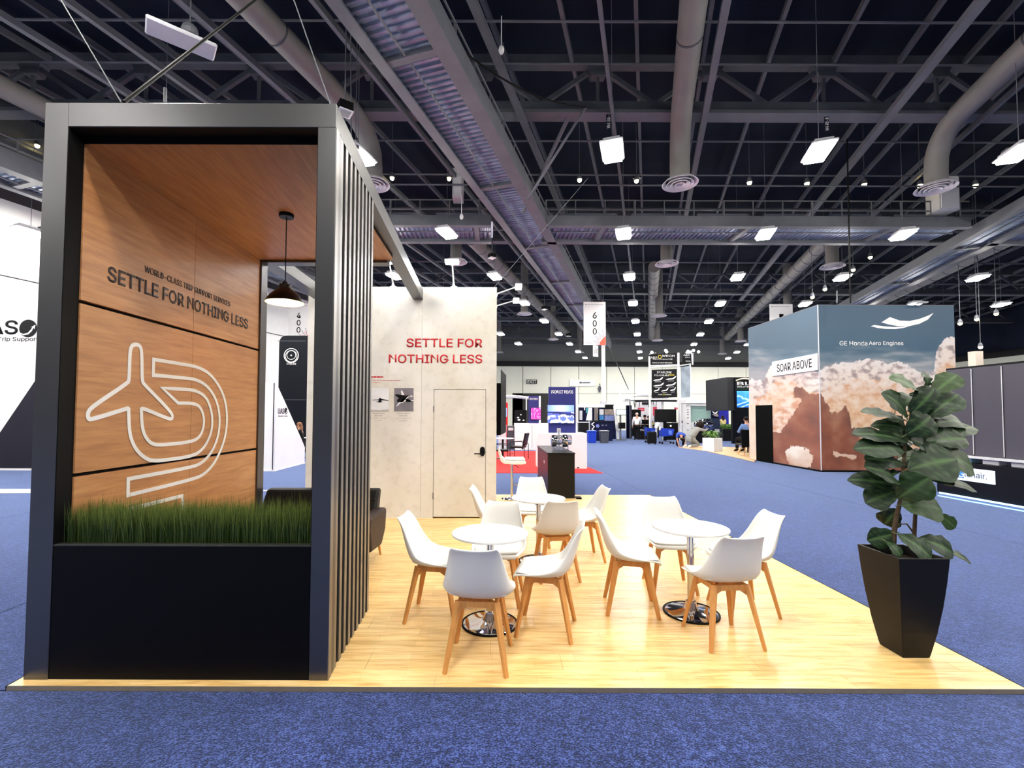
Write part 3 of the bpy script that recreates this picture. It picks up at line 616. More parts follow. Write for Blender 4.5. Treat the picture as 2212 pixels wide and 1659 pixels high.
# grass bed: thousands of blades
rng = random.Random(3); vs = []; fs = []; tone = []
for i in range(9000):
    x = rng.uniform(-2.725, -1.14); yy = rng.uniform(TY+.06, TY+.33); h = rng.gauss(.285, .035); a = rng.uniform(0, 2*PI); wd = rng.uniform(.0012, .0028)
    lx, ly = rng.gauss(0, .022), rng.gauss(0, .022); c, s_ = math.cos(a)*wd, math.sin(a)*wd; k = len(vs)
    if rng.random() < .02: lx *= 4; h *= .8
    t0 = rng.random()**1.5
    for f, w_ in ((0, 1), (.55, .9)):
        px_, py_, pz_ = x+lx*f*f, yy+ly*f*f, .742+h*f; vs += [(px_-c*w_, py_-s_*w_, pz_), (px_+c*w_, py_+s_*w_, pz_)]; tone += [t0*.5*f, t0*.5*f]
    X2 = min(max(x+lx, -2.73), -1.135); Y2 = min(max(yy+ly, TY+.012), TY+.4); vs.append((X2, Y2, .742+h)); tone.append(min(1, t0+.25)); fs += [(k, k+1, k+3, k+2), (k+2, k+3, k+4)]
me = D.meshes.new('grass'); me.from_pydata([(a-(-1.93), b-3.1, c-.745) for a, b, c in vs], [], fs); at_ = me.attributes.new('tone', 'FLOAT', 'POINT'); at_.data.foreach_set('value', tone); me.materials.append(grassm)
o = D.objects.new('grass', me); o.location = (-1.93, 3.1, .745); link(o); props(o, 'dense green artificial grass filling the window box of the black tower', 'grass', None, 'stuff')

# ---- pendant lamp
pl = thing('pendant_lamp', 'black dome pendant lamp glowing warm inside the black tower', 'lamp', (-1.866, 4.1, 3.43))
MB().lathe([(.0, -.03), (.06, -.03), (.064, -.02), (.064, 0), (0, 0)], 24).build('ceiling_rose', blackmet, pl, local=True, smooth=True)
MB().tube([(0, 0, -.03), (.002, 0, -.61)], .0045, 8).build('cord', blackrub, pl, local=True)
shd = mat('dark_bronze_shade', (34, 24, 18), .3, metal=.5, noise_s=5, noise_a=.1); shi = mat('cream_shade_lining', (250, 232, 190), .6, noise_s=5, noise_a=.03)
op = [(.022, -.615), (.026, -.635), (.05, -.64), (.052, -.672), (.085, -.70), (.125, -.735), (.152, -.775), (.163, -.80)]
MB().lathe(op, 40, cap=False).build('shade', shd, pl, local=True, smooth=True)
MB().lathe([(r-.003, z-.002) for r, z in op[4:]]+[(.163, -.801)], 40, cap=False).build('shade_lining', shi, pl, local=True, smooth=True)
MB().ball((0, 0, -.745), .034, 8, (1, 1, 1.25)).build('bulb', glow('warm_filament', (255, 214, 150), 160), pl, local=True, smooth=True)
MB().tube([(0, 0, -.64), (0, 0, -.71)], .018, 10).build('bulb_socket', blackmet, pl, local=True)

# ---- storage closet with the concrete-look wall
cw = thing('storage_closet', 'pale concrete-look booth wall with red slogan and flush door', 'booth', (-1.45, 7.37, 0)); WY = 7.37; CT = 3.67
for x0, x1, z0, z1 in ((-2.975, -1.149, 0, CT), (-1.146, -.951, 0, CT), (-.951, -.119, 2.036, CT), (-.119, .048, 0, CT)):
    MB().box((x0, WY, z0), (x1, WY+.04, z1), c=.0015 if x1-x0 > .5 and z0 == 0 else 0).build('wall_panel', concrete, cw)
for x0, x1, y0, y1 in ((-2.975, -2.935, WY+.04, 9.3), (.008, .048, WY+.04, 9.3), (-2.975, .048, 9.3, 9.34)): MB().box((x0, y0, 0), (x1, y1, CT)).build('side_panel', concrete, cw)
MB().box((-2.975, WY, CT), (.048, 9.34, CT+.012), c=.002).build('top_trim', white, cw)
d = MB().box((-.945, WY+.002, .018), (-.125, WY+.038, 2.030), c=.003).build('door', concrete, cw)
hs = MB(); cx, cz = -.172, 1.052
hs.prism([(cx+.038*math.cos(t), cz+.035+.038*math.sin(t)) for t in [PI*i/10 for i in range(11)]]+[(cx+.038*math.cos(t), cz-.035+.038*math.sin(t)) for t in [PI+PI*i/10 for i in range(11)]], 1, WY-.018, WY+.002)
hs.tube([(cx, WY-.01, cz-.035), (cx, WY-.05, cz-.035), (cx-.13, WY-.05, cz-.035)], .009, 8); hs.build('door_handle', blackmet, d)
for z in (.35, 1.72): MB().tube([(-.950, WY-.006, z-.05), (-.950, WY-.006, z+.05)], .007, 8).build('hinge', steel, d)
MB().box((-.128, WY-.003, 1.02), (-.118, WY+.0, 1.06)).build('latch_plate', steel, d)
text('SETTLE FOR', cw, red, (-.18, WY-.001, 2.708), 1.215, .142, FRONT, .012, 'RIGHT')
text('NOTHING LESS', cw, red, (-.18, WY-.001, 2.452), 1.495, .142, FRONT, .012, 'RIGHT')
def blocks(x0, x1, z, h, m, seed, gap=.012, name='small_print'):
    r_ = random.Random(seed); mb = MB(); x = x0
    while x < x1: w_ = min(r_.uniform(.015, .07), x1-x); mb.box((x, WY-.0015, z), (x+w_, WY-.0005, z+h)); x += w_+gap*.6
    return mb.build(name, m, cw)
fade = mat('faded_red_print', (205, 130, 130), .6, noise_s=30, noise_a=.1); fadeg = mat('faded_grey_print', (178, 172, 168), .6, noise_s=30, noise_a=.1)
blocks(-2.2, -1.76, 2.218, .022, red, 1, .008); blocks(-2.2, -1.48, 2.172, .010, fade, 2); blocks(-2.2, -1.80, 2.135, .009, fade, 3)
for x0, x1 in ((-1.95, -1.70), (-1.56, -1.30)):
    for k, (f, h) in enumerate(((.8, .012), (.55, .012), (.95, .007), (.5, .007))): c_ = (x0+x1)/2; hw = (x1-x0)*f/2; blocks(c_-hw, c_+hw, 1.64-.035*k, h, fadeg, k+5)
# aircraft pictures
def poster(x0, x1, bg, shapes, lab):
    p = MB().box((x0, WY-.006, 1.687), (x1, WY-.0005, 2.054)).build('aircraft_picture', bg, cw, label=lab)
    W_, H_ = x1-x0, .367
    for poly, m in shapes: MB().prism([(x0+a*W_, 2.054-b*H_) for a, b in poly], 1, WY-.0075, WY-.0062).build('aircraft_print', m, p)
gp = mat('grey_picture', (122, 118, 128), .5, noise_s=4, noise_a=.2); gp2 = mat('pale_picture', (226, 226, 228), .5, noise_s=4, noise_a=.06); pk = mat('black_print', (18, 18, 22), .5, noise_s=3, noise_a=.05); hz = mat('grey_haze_print', (190, 186, 186), .6, noise_s=8, noise_a=.1)
poster(-1.58, -1.274, gp, [
    ([(.02, .30), (.15, .27), (.36, .30), (.62, .33), (.80, .30), (.62, .45), (.45, .62), (.28, .62), (.14, .60), (.16, .50), (.25, .45)], pk),
    ([(.10, .80), (.22, .66), (.42, .50), (.60, .38), (.78, .33), (.72, .42), (.58, .52), (1, .53), (1, .57), (.55, .57), (.45, .64), (.33, .66), (.22, .74), (.12, .80)], wink),
    ([(.34, .12), (.40, .10), (.52, .28), (.44, .38), (.40, .38)], wink), ([(.62, .60), (.98, .60), (.70, .46), (.58, .48)], pk), ([(.30, .65), (.45, .65), (.40, .68)], pk),
    ([(.76, .34), (.92, .32), (.97, .37), (.80, .40), (.9, .36)], wink)], 'grey picture of a fighter jet banking')
poster(-1.965, -1.664, gp2, [([(.12, .52), (.45, .50), (.50, .44), (.56, .44), (.62, .47), (.98, .54), (.98, .56), (.62, .53), (.60, .60), (.78, .60), (.60, .62), (.55, .64), (.45, .63), (.30, .60), (.46, .58), (.44, .53), (.12, .54)], pk), ([(.0, .93), (.55, .96), (1, .92), (1, 1), (0, 1)], hz)], 'pale picture of an aircraft seen head on')
# arm lights
def armlight(x, y, z, d_, lab, reach=.30, rise=.30, on=True):
    t = thing('arm_light', lab, 'lamp', (x, y, z)); Rm = Matrix.Rotation(d_, 3, 'Z')
    def T(*p): return Rm @ Vector(p)
    MB().box((-.05, -.02, 0), (.05, .04, .012), M=Rm).build('base_plate', white, t, local=True)
    MB().tube([T(0, 0, .01), T(0, -.03, .06), T(0, -reach, rise)], [.03, .014, .009], 8).build('arm', white, t, local=True)
    MB().box((-.11, -reach-.10, rise-.02), (.11, -reach+.02, rise+.035), M=Rm, c=.008).build('head', white, t, local=True)
    MB().box((-.10, -reach-.09, rise-.026), (.10, -reach+.01, rise-.021), M=Rm).build('lens', glow('arm_led', (235, 244, 255), 60) if on else smoke, t, local=True)
armlight(-1.62, WY+.02, CT+.012, 0, 'white arm light on the wall top left of the beam'); armlight(-.646, WY+.02, CT+.012, 0, 'white arm light on the wall top above the red slogan')
armlight(.03, 8.0, CT+.012, PI/2, 'upper white arm light reaching right from the wall side', .36, .18); armlight(.03, 8.9, CT+.012, PI/2, 'lower white arm light reaching right from the wall side', .36, .16)
tvb = mat('tv_black', (3, 3, 4), .6, spec=.05, noise_s=3, noise_a=.1)
tv = thing('wall_television', 'black television seen edge-on at the right side of the concrete-look wall', 'television', (.1, 8.6, 1.3))
MB().prism([(.055, 8.0), (.12, 8.0), (.245, 9.25), (.20, 9.28), (.055, 8.2)], 2, 1.28, 2.18).build('casing', tvb, tv); MB().prism([(.125, 8.02), (.13, 8.02), (.252, 9.22), (.247, 9.23)], 2, 1.3, 2.42).build('screen', tvb, tv); MB().box((.049, 8.4, 1.5), (.08, 8.8, 1.9)).build('wall_bracket', blackmet, tv)

# ---- sofa
sf = thing('sofa', 'black tufted two-seat sofa behind the slatted side of the tower', 'sofa', (-1.97, 5.1, 0))
def slab(pts, x0, x1, name, m, bev=.03): return MB().prism(pts, 0, x0, x1).build(name, m, sf, bev=bev)
slab([(4.86, .22), (5.45, .20), (5.45, .42), (4.80, .44)], -2.52, -1.40, 'seat_base', blackfab); slab([(4.78, .42), (5.30, .40), (5.30, .46), (4.78, .49)], -2.50, -1.98, 'seat_cushion', blackfab); slab([(4.78, .42), (5.30, .40), (5.30, .46), (4.78, .49)], -1.96, -1.42, 'seat_cushion', blackfab)
slab([(5.22, .36), (5.46, .36), (5.60, .74), (5.55, .765), (5.46, .75), (5.36, .60)], -2.66, -1.34, 'backrest', blackfab)
for x0, x1 in ((-2.66, -2.53), (-1.39, -1.255)): slab([(4.84, .20), (5.30, .16), (5.47, .30), (5.52, .54), (5.2, .56), (4.78, .57), (4.76, .44)], x0, x1, 'armrest', brownfab)
for x in (-2.55, -1.34):
    for yy, dy in ((4.90, -.03), (5.42, .04)): MB().tube([(x, yy, .23), (x+(.03 if x > -2 else -.03), yy+dy, 0)], [.022, .012], 10).build('leg', beech, sf, smooth=True)
for i in range(5):
    for j in range(2): MB().ball((-2.45+.24*i+.12*j, 5.33+.045*j, .56+.09*j), .014, 5).build('button', blackfab, sf)
MB().prism([(-1.75, 4.98), (-1.44, 5.02), (-1.46, 5.1), (-1.72, 5.16)], 2, .47, .66).build('pillow', mat('charcoal_fabric', (52, 52, 56), .9, noise_s=30, noise_a=.1), sf, bev=.04)

# ---- tulip chairs
def chair_proto():
    t = thing('dining_chair', 'x', 'chair', (0, 0, 0), group='white tulip chairs')
    # (y, z, half width, edge lift, lift direction as angle from vertical towards the front)
    prof = [(.235, .415, .165, .0, 0), (.225, .440, .195, .006, 0), (.17, .449, .222, .018, .05), (.09, .442, .236, .034, .1), (.0, .436, .240, .052, .15), (-.08, .438, .238, .072, .3),
            (-.145, .456, .234, .088, .7), (-.185, .492, .228, .092, 1.1), (-.208, .545, .214, .082, 1.3), (-.228, .610, .198, .066, 1.38), (-.247, .680, .182, .052, 1.42), (-.264, .745, .168, .038, 1.45), (-.280, .795, .156, .018, 1.5), (-.290, .818, .140, -.004, 1.5)]
    nu = 14; vs = []; fs = []
    for i, (y, z, hw, lf, an) in enumerate(prof):
        dip = -.016 if i >= len(prof)-1 else (-.008 if i == len(prof)-2 else 0)
        for j in range(nu+1):
            u = -1+2*j/nu; au = abs(u); l = lf*au**2.4; x = hw*math.sin(u*PI/2*.92)/math.sin(PI/2*.92)
            zz = z+l*math.cos(an)+(dip*(1-au**2)*1.0 if dip else 0); yy = y+l*math.sin(an)
            if i == 0: yy -= .02*au**2
            vs.append((x, yy, zz))
    for i in range(len(prof)-1):
        for j in range(nu): k = i*(nu+1)+j; fs.append((k, k+1, k+nu+2, k+nu+1))
    mb = MB(); mb.add(vs, fs); sh = mb.build('shell', gwhite, t, smooth=True, local=True)
    so = sh.modifiers.new('so', 'SOLIDIFY'); so.thickness = .013; so.offset = 0; ss = sh.modifiers.new('ss', 'SUBSURF'); ss.levels = 1; ss.render_levels = 1
    # seat pad
    pr = [(.212, .447, .175), (.20, .463, .19), (.10, .462, .205), (0, .456, .208), (-.08, .456, .204), (-.135, .470, .19), (-.15, .478, .17)]
    vs = []; fs = []; n2 = 10
    for i, (y, z, hw) in enumerate(pr):
        for j in range(n2+1):
            u = -1+2*j/n2; e = .010*(1-abs(u)**6); vs.append((hw*u, y, z+abs(u)**3*.022+e-.004))
    for i in range(len(pr)-1):
        for j in range(n2): k = i*(n2+1)+j; fs.append((k, k+1, k+n2+2, k+n2+1))
    mb = MB(); mb.add(vs, fs); pd = mb.build('seat_pad', mat('white_leatherette', (238, 238, 234), .42, noise_s=4, noise_a=.015), t, smooth=True, local=True)
    so = pd.modifiers.new('so', 'SOLIDIFY'); so.thickness = .018; so.offset = -1; ss = pd.modifiers.new('ss', 'SUBSURF'); ss.levels = 1; ss.render_levels = 1
    for sx in (-1, 1):
        for sy in (-1, 1):
            tp = Vector((.122*sx, .118*sy, .425)); ft = Vector((.196*sx, .202*sy, 0)); mb = MB()
            mb.bar(tp, ft, .046, .03, up=(sx, sy, 0), w2=.028, h2=.022)
            for i in range(4, 8): mb.v[i].z = 0
            mb.build('leg', beech, t, local=True, bev=.003)
    for sx in (-1, 1):      # crossed apron rails with chamfered ends
        mb = MB(); c0 = Vector((.115*sx, .112, .395)); c1 = Vector((-.115*sx, -.112, .395)); dd = (c1-c0).normalized(); nn = Vector((-dd.y, dd.x, 0))*.011; L = (c1-c0).length
        poly = [(0, .03), (L, .03), (L, -.035), (L-.045, -.012), (.045, -.012), (0, -.035)]; vs = []
        for s in (-1, 1):
            for l, z in poly: vs.append(c0+dd*l+nn*s+Vector((0, 0, z-(.0005*(sx+1)))))
        n = 6; mb.add(vs, [tuple(range(n))[::-1], tuple(range(n, 2*n))]+[(i, (i+1) % n, n+(i+1) % n, n+i) for i in range(n)]); mb.build('apron_rail', beech, t, local=True)
    for a, b in (((-.12, .116), (.12, .116)), ((-.12, -.116), (.12, -.116)), ((-.12, -.116), (-.12, .116)), ((.12, -.116), (.12, .116))):
        a, b = Vector((*a, .405)), Vector((*b, .405)); L = (b-a).length; dd = (b-a).normalized(); nn = Vector((-dd.y, dd.x, 0))*.010; poly = [(0, .022), (L, .022), (L, -.05), (L-.05, -.016), (.05, -.016), (0, -.05)]; vs = []
        for s in (-1, 1):
            for l, z in poly: vs.append(a+dd*l+nn*s+Vector((0, 0, z)))
        n = 6; MB().add(vs, [tuple(range(n))[::-1], tuple(range(n, 2*n))]+[(i, (i+1) % n, n+(i+1) % n, n+i) for i in range(n)]).build('seat_frame', beech, t, local=True)
    return t
ch = chair_proto()
CH = [(-.468, 3.847, -7, 'left of the near-left table, facing right'), (-.088, 3.166, 84, 'nearest the camera, its back to us, at the near-left table'), (.41, 3.608, 166.4, 'right of the near-left table, seen three-quarter from the right'), (.055, 4.19, -98, 'behind the near-left table, facing the camera'),
      (.03, 5.33, -5, 'left of the far table, partly hidden, seen side-on'), (.50, 5.92, -91, 'behind the far table, facing us before the black counter'), (.635, 4.76, 97, 'in front of the far table, its back to us'), (1.024, 5.355, 186, 'right of the far table, facing left'),
      (1.169, 3.992, -10.2, 'left of the near-right table, facing right'), (1.685, 4.48, -95, 'behind the near-right table, facing us by the carpet edge'), (1.69, 3.473, 94.2, 'in front of the near-right table, its back to us'), (2.116, 3.984, 181, 'right of the near-right table, nearest the tall potted plant')]
for i, (x, y, h, lab) in enumerate(CH):
    lab = 'white tulip chair '+lab
    if i == 0: o = ch; o.location = (x, y, 0); o.rotation_euler = (0, 0, R(h-90)); o['label'] = lab
    else: copy_tree(ch, None, (x, y, 0), R(h-90), lab)

# ---- round tables
def table(x, y, lab, h=.71, r=.302, rb=.222):
    t = thing('round_table', lab, 'table', (x, y, 0), group='round white cafe tables')
    MB().lathe([(0, h-.02), (r-.02, h-.02), (r-.003, h-.016), (r, h-.008), (r-.002, h-.001), (r-.006, h), (0, h)], 72).build('tabletop', tablewhite, t, local=True, smooth=True)
    MB().lathe([(0, h-.045), (.075, h-.045), (.08, h-.021), (0, h-.021)], 24).build('mounting_plate', blackmet, t, local=True)
    MB().tube([(0, 0, .05), (0, 0, h-.04)], .028, 28).build('table_stem', chrome, t, local=True, smooth=True)
    MB().lathe([(rb-.012, .010), (rb-.03, .016), (.12, .024), (.06, .04), (.045, .07), (.04, .10), (.03, .105)], 72).build('base', chrome, t, local=True, smooth=True)
    MB().lathe([(rb-.012, 0), (rb, .001), (rb, .012), (rb-.006, .016), (rb-.014, .013)], 72, cap=False).build('base_rim', blackrub, t, local=True, smooth=True)
    MB().box((-.055, -r*.45, h-.060), (.055, -r*.45+.004, h-.022)).build('tag', white, t, local=True); MB().box((-.035, -r*.45-.001, h-.055), (-.018, -r*.45, h-.027)).build('tag_mark', ink, t, local=True)
    MB().bar((.09, 0, h-.03), (.2, .05, h-.09), .01, .006).build('lever', blackmet, t, local=True)
table(-.023, 3.687, 'round white table with chrome trumpet foot, near left'); table(1.645, 3.9, 'round white table with chrome pole, near right, before the plant'); table(.508, 5.228, 'round white table farthest back, before the black counter')

# ---- bar stool, black counter, glass engine pieces
st = thing('bar_stool', 'white bar stool with chrome pole at the end of the concrete-look wall', 'stool', (.36, 9.05, 0))
prof = [(-.26, .98), (-.275, .95), (-.25, .84), (-.22, .75), (-.16, .70), (.0, .685), (.18, .685), (.265, .70), (.265, .735), (.2, .755), (.0, .75), (-.13, .765), (-.185, .82), (-.22, .93), (-.24, .985)]
MB().prism([(a, c) for a, c in prof], 1, -.21, .21).build('seat', gwhite, st, local=True, bev=.015); MB().box((-.13, -.19, .755), (.25, .19, .80), c=.015).build('seat_pad', white, st, local=True)
MB().tube([(0, 0, .02), (0, 0, .69)], .026, 16).build('pole', chrome, st, local=True, smooth=True); MB().lathe([(.2, 0), (.2, .01), (.06, .03), (.03, .06)], 32).build('base', chrome, st, local=True, smooth=True)
MB().tube([(.03, 0, .28), (.16, -.08, .27), (.2, 0, .27), (.16, .08, .27), (.03, 0, .28)], .009, 6).build('footrest', chrome, st, local=True); MB().tube([(.05, .02, .66), (.14, .05, .60)], .007, 6).build('lever', blackmet, st, local=True)
bc = thing('reception_counter', 'black glossy reception counter behind the far table', 'counter', (1.33, 9.6, 0))
MB().box((1.07, 9.12, .005), (1.60, 11.2, .86), c=.004).build('body', frame, bc); MB().box((1.062, 9.11, .862), (1.608, 11.21, .89), c=.003).build('countertop', black, bc)
MB().box((1.10, 9.16, GZ+.026), (1.58, 9.52, .006)).build('foot', blackrub, bc); MB().box((1.10, 9.60, GZ), (1.58, 11.1, .006)).build('foot', blackrub, bc); MB().box((1.065, 9.7, .62), (1.069, 9.8, .68)).build('outlet_plate', white, bc)
MB().box((1.62, 9.05, 0), (1.72, 9.2, .03)).build('foot', blackrub, bc)
glass = mat('clear_acrylic', (235, 240, 245), .05, trans=.85, spec=.8, noise_s=3, noise_a=.02)
ge_ = thing('engine_model', 'clear glass and chrome engine model on the black counter', 'model', (1.42, 9.9, .89))
for j, (dx, r) in enumerate(((-.13, .12), (-.02, .10), (.10, .13), (.19, .10))): MB().lathe([(.02, -.06), (r, -.05), (r*1.05, 0), (r, .05), (.02, .06)], 20, c=(dx, .0, .19+.02*(j % 2)), M=Matrix.Rotation(PI/2, 3, 'Y') @ Matrix.Rotation(.3*j, 3, 'Z')).build('glass_disc', glass if j % 2 else chrome, ge_, local=True, smooth=True)
for dx in (-.1, .08, .17): MB().tube([(dx, 0, .0), (dx, 0, .1)], .012, 8).build('stand', chrome, ge_, local=True)
MB().tube([(-.02, .02, .0), (-.02, .02, .42)], .02, 8).build('post', glass, ge_, local=True); MB().box((-.06, .01, .36), (.02, .03, .46)).build('card', paleg, ge_, local=True)

# ---- fiddle-leaf fig in a tall tapered pot
fg = thing('potted_fig', 'fiddle-leaf fig in a tall tapered black pot at the platform corner', 'plant', (2.87, 3.29, 0))
mb = MB(); lv = [(.0, .090), (.02, .095), (.18, .121), (.36, .143), (.52, .158), (.63, .166), (.69, .170)]
def sq(r, z, cxy=(0, 0)): return [Vector((sx*r, sy*r*1.05, z)) for sx, sy in ((-1, -1), (1, -1), (1, 1), (-1, 1))]
vs = []; 
for z, r in lv: vs += sq(r, z)
vs += sq(.155, .69)+sq(.145, .60); nl = len(lv)+2
mb.add(vs, [(3, 2, 1, 0)]+[(4*i+k, 4*i+(k+1) % 4, 4*i+4+(k+1) % 4, 4*i+4+k) for i in range(nl-1) for k in range(4)]+[tuple(4*(nl-1)+k for k in range(4))])
potm = mat('matt_black_pot', (6, 6, 8), .5, spec=.25, noise_s=6, noise_a=.1); mb.build('pot', potm, fg, local=True, bev=.004)
MB().box((-.144, -.15, .60), (.144, .15, .625)).build('soil', soil, fg, local=True)
def wp(x, y, dy=0): return at(1800+x/2.5146, 780+y/2.5146, Y=3.29+dy)
for pts, rr in (([(325, 1010, 0), (330, 930, 0), (345, 840, 0), (368, 740, 0), (380, 560, .02), (395, 420, .02), (430, 250, .02), (490, 140, 0)], [.017, .016, .015, .013, .011, .010, .008, .005]), ([(440, 1010, .03), (440, 930, .03), (445, 840, .03), (470, 700, .03), (520, 520, .03), (560, 400, .02)], [.014, .013, .012, .010, .009, .006]), ([(430, 925, .0), (400, 885, -.02), (355, 885, -.03)], [.006, .005, .004])):
    MB().tube([wp(*p) for p in pts], rr, 10).build('trunk', bark, fg, smooth=True)
def leaf(base, tip, wd, face, curl=.12, fold=.12):
    """one broad leaf: vein-lined sheet between two points, 'face' is the direction its upper side looks"""
    d = tip-base; L = d.length; a = d.normalized(); n = (Vector(face)-a*Vector(face).dot(a)).normalized(); b = a.cross(n); NV, NU = 12, 10; vs = []; fs = []; vn = []
    for i in range(NV+1):
        v = i/NV; hw = wd/2*(max(0, math.sin(PI*min(1, v*1.0)**1.35))**.55)*(1-.18*math.exp(-((v-.42)/.12)**2)) if 0 < v < 1 else .004
        arch = -curl*L*(v-.35)**2*2.2+curl*L*.27
        for j in range(NU+1):
            u = -1+2*j/NU; rip = .035*wd*math.sin(v*22+abs(u)*1.5)*abs(u)**2
            vs.append(base+a*(L*v)+b*(hw*u)+n*(arch+fold*hw*abs(u)-.35*fold*hw*u*u*2+rip)); sv = abs(((v*6.5-abs(u)*1.4) % 1)-.5)
            vn.append(.85 if j == NU//2 else (.35 if sv < .09 and 0 < i < NV else 0))
    for i in range(NV):
        for j in range(NU): k = i*(NU+1)+j; fs.append((k, k+1, k+NU+2, k+NU+1))
    off = ORG[fg.name]; me = D.meshes.new('leaf'); me.from_pydata([p-off for p in vs], [], fs); me.attributes.new('vein', 'FLOAT', 'POINT').data.foreach_set('value', vn); me.polygons.foreach_set('use_smooth', [True]*len(fs)); me.materials.append(leafm); o = D.objects.new('leaf', me); link(o, fg)
    MB().tube([base-a*.03-n*.01, base], .0035, 6).build('petiole', mat('petiole_green', (84, 100, 52), .5, noise_s=9, noise_a=.1), o)
LV = [(470, 170, 325, 78, 105, 0, 0), (545, 175, 678, 68, 95, 0, 1), (500, 150, 500, 52, 80, .04, 0), (415, 290, 565, 145, 100, -.05, 1), (400, 305, 292, 168, 95, -.03, 0), (515, 305, 690, 168, 110, -.02, 1), (395, 325, 160, 255, 85, .0, 0), (400, 375, 218, 335, 60, .06, 0),
      (395, 400, 545, 298, 110, -.08, 1), (520, 350, 750, 318, 80, .03, 1), (410, 440, 118, 378, 95, .0, 0), (385, 490, 148, 458, 95, -.04, 0), (380, 560, 180, 520, 90, .02, 0), (520, 450, 770, 335, 95, .05, 1), (505, 440, 728, 415, 120, -.03, 1), (405, 590, 670, 525, 175, -.09, 1),
      (540, 500, 785, 572, 130, .02, 1), (510, 645, 802, 688, 62, .03, 1), (360, 685, 98, 632, 80, .0, 0), (365, 670, 205, 560, 120, -.06, 0), (350, 745, 520, 635, 125, -.07, 1), (345, 705, 176, 768, 105, .03, 0), (365, 785, 615, 795, 125, -.05, 1), (565, 830, 672, 908, 58, .02, 1),
      (350, 800, 272, 895, 85, .05, 0), (338, 935, 190, 975, 85, .0, 0), (345, 940, 552, 1068, 95, -.10, 1), (455, 965, 675, 1040, 95, -.04, 1), (590, 1030, 765, 1088, 50, -.02, 1), (288, 980, 375, 1058, 55, -.10, 1), (420, 430, 520, 460, 90, -.02, 1), (470, 480, 360, 560, 100, .05, 0),
      (480, 300, 600, 260, 95, .08, 1), (430, 380, 300, 420, 100, .08, 0), (470, 420, 640, 470, 120, .09, 1), (400, 520, 250, 600, 100, .09, 0), (480, 560, 640, 640, 120, .10, 1), (460, 220, 380, 200, 70, .08, 0), (400, 640, 560, 700, 110, .1, 1), (430, 480, 250, 440, 90, .1, 0), (540, 400, 700, 380, 100, .1, 1), (350, 880, 270, 800, 60, .08, 0)]
rq = random.Random(21)
for i in range(16):
    cx_, cy_ = rq.uniform(330, 560), rq.uniform(230, 640); an = rq.uniform(0, 2*PI); L_ = rq.uniform(110, 170); LV.append((cx_, cy_, cx_+L_*math.cos(an), cy_+L_*.7*math.sin(an), rq.uniform(85, 120), rq.uniform(.03, .12), int(math.cos(an) > 0)))
rl = random.Random(11)
for (bx, by, tx, ty, wd, dy, sd) in LV:
    tipd = dy*1.6+rl.uniform(-.06, .06); b_ = wp(bx, by, dy*.3); t_ = wp(tx, ty, tipd); w_ = wd/2.5146/1000*3.29*1.4
    leaf(b_, t_, w_, (rl.uniform(-.3, .3)+(-.15 if sd else .15), -.75+rl.uniform(-.25, .25), .55+rl.uniform(-.3, .35)), rl.uniform(.08, .28), rl.uniform(-.1, .35))
# ================================================================== NEIGHBOURING BOOTHS
def pbox(name, x0, y0, x1, y1, Y, dep, m, parent, c=0, label=None, ground=False):
    a, b = pb(x0, y0, x1, y1, Y, dep)
    if ground: a = (a[0], a[1], GZ)
    return MB().box(a, b, c=c).build(name, m, parent, label=label)
def pthing(name, lab, cat, px, py, Y, group=None):
    p = at(px, py, Y=Y); return thing(name, lab, cat, (p.x, p.y, GZ), 0, group)
def ptext(s, parent, m, x0, y0, x1, y1, Y, bold=.01, **k):
    a, b = pb(x0, y0, x1, y1, Y, 0); return text(s, parent, m, (a[0], Y, a[2]), b[0]-a[0], b[2]-a[2], FRONT, bold, **k)
def fbm(x, y, z=0, o=4, s=1.): return noise.fractal(Vector((x*s, y*s, z)), 1.0, 2.0, o)

# ---- cloud-printed booth at right
gb = thing('exhibition_booth', 'tall booth printed with teal sky and sunset clouds behind the fig plant', 'booth', (11.6, 15.5, GZ)); GX, GY, GXR, GYB, GT = 9.64, 13.67, 13.70, 17.45, 4.93
MB().box((GX+.01, GY+.01, GZ), (GXR-.01, GYB, GZ+.05)).build('plinth', darkgap, gb)
MB().box((GX+.012, GY+.012, GZ+.05), (GXR-.012, GYB, GT-.01)).build('core', mat('booth_core', (60, 84, 100), .6, noise_s=2, noise_a=.05), gb)
def mix(a, b, t): t = max(0, min(1, t)); return tuple(x+(y-x)*t for x, y in zip(a, b))
EDGE = [(82, 1300), (270, 1290), (300, 1260), (380, 1180), (470, 1000), (520, 860), (690, 865), (755, 985), (800, 1040), (930, 1020), (965, 1150), (970, 1230), (1080, 1310), (1250, 1400), (1500, 1440), (1950, 1480)]
TOPC = [(82, 800), (240, 760), (300, 640), (460, 600), (560, 660), (700, 680), (780, 640), (900, 610), (1000, 575), (1280, 580), (1400, 620), (1560, 640), (1740, 700), (1770, 500), (1830, 400), (1940, 370)]
def interp(T, x):
    for (a, b), (c, d) in zip(T, T[1:]):
        if x <= c: return b+(d-b)*(x-a)/(c-a)
    return T[-1][1]
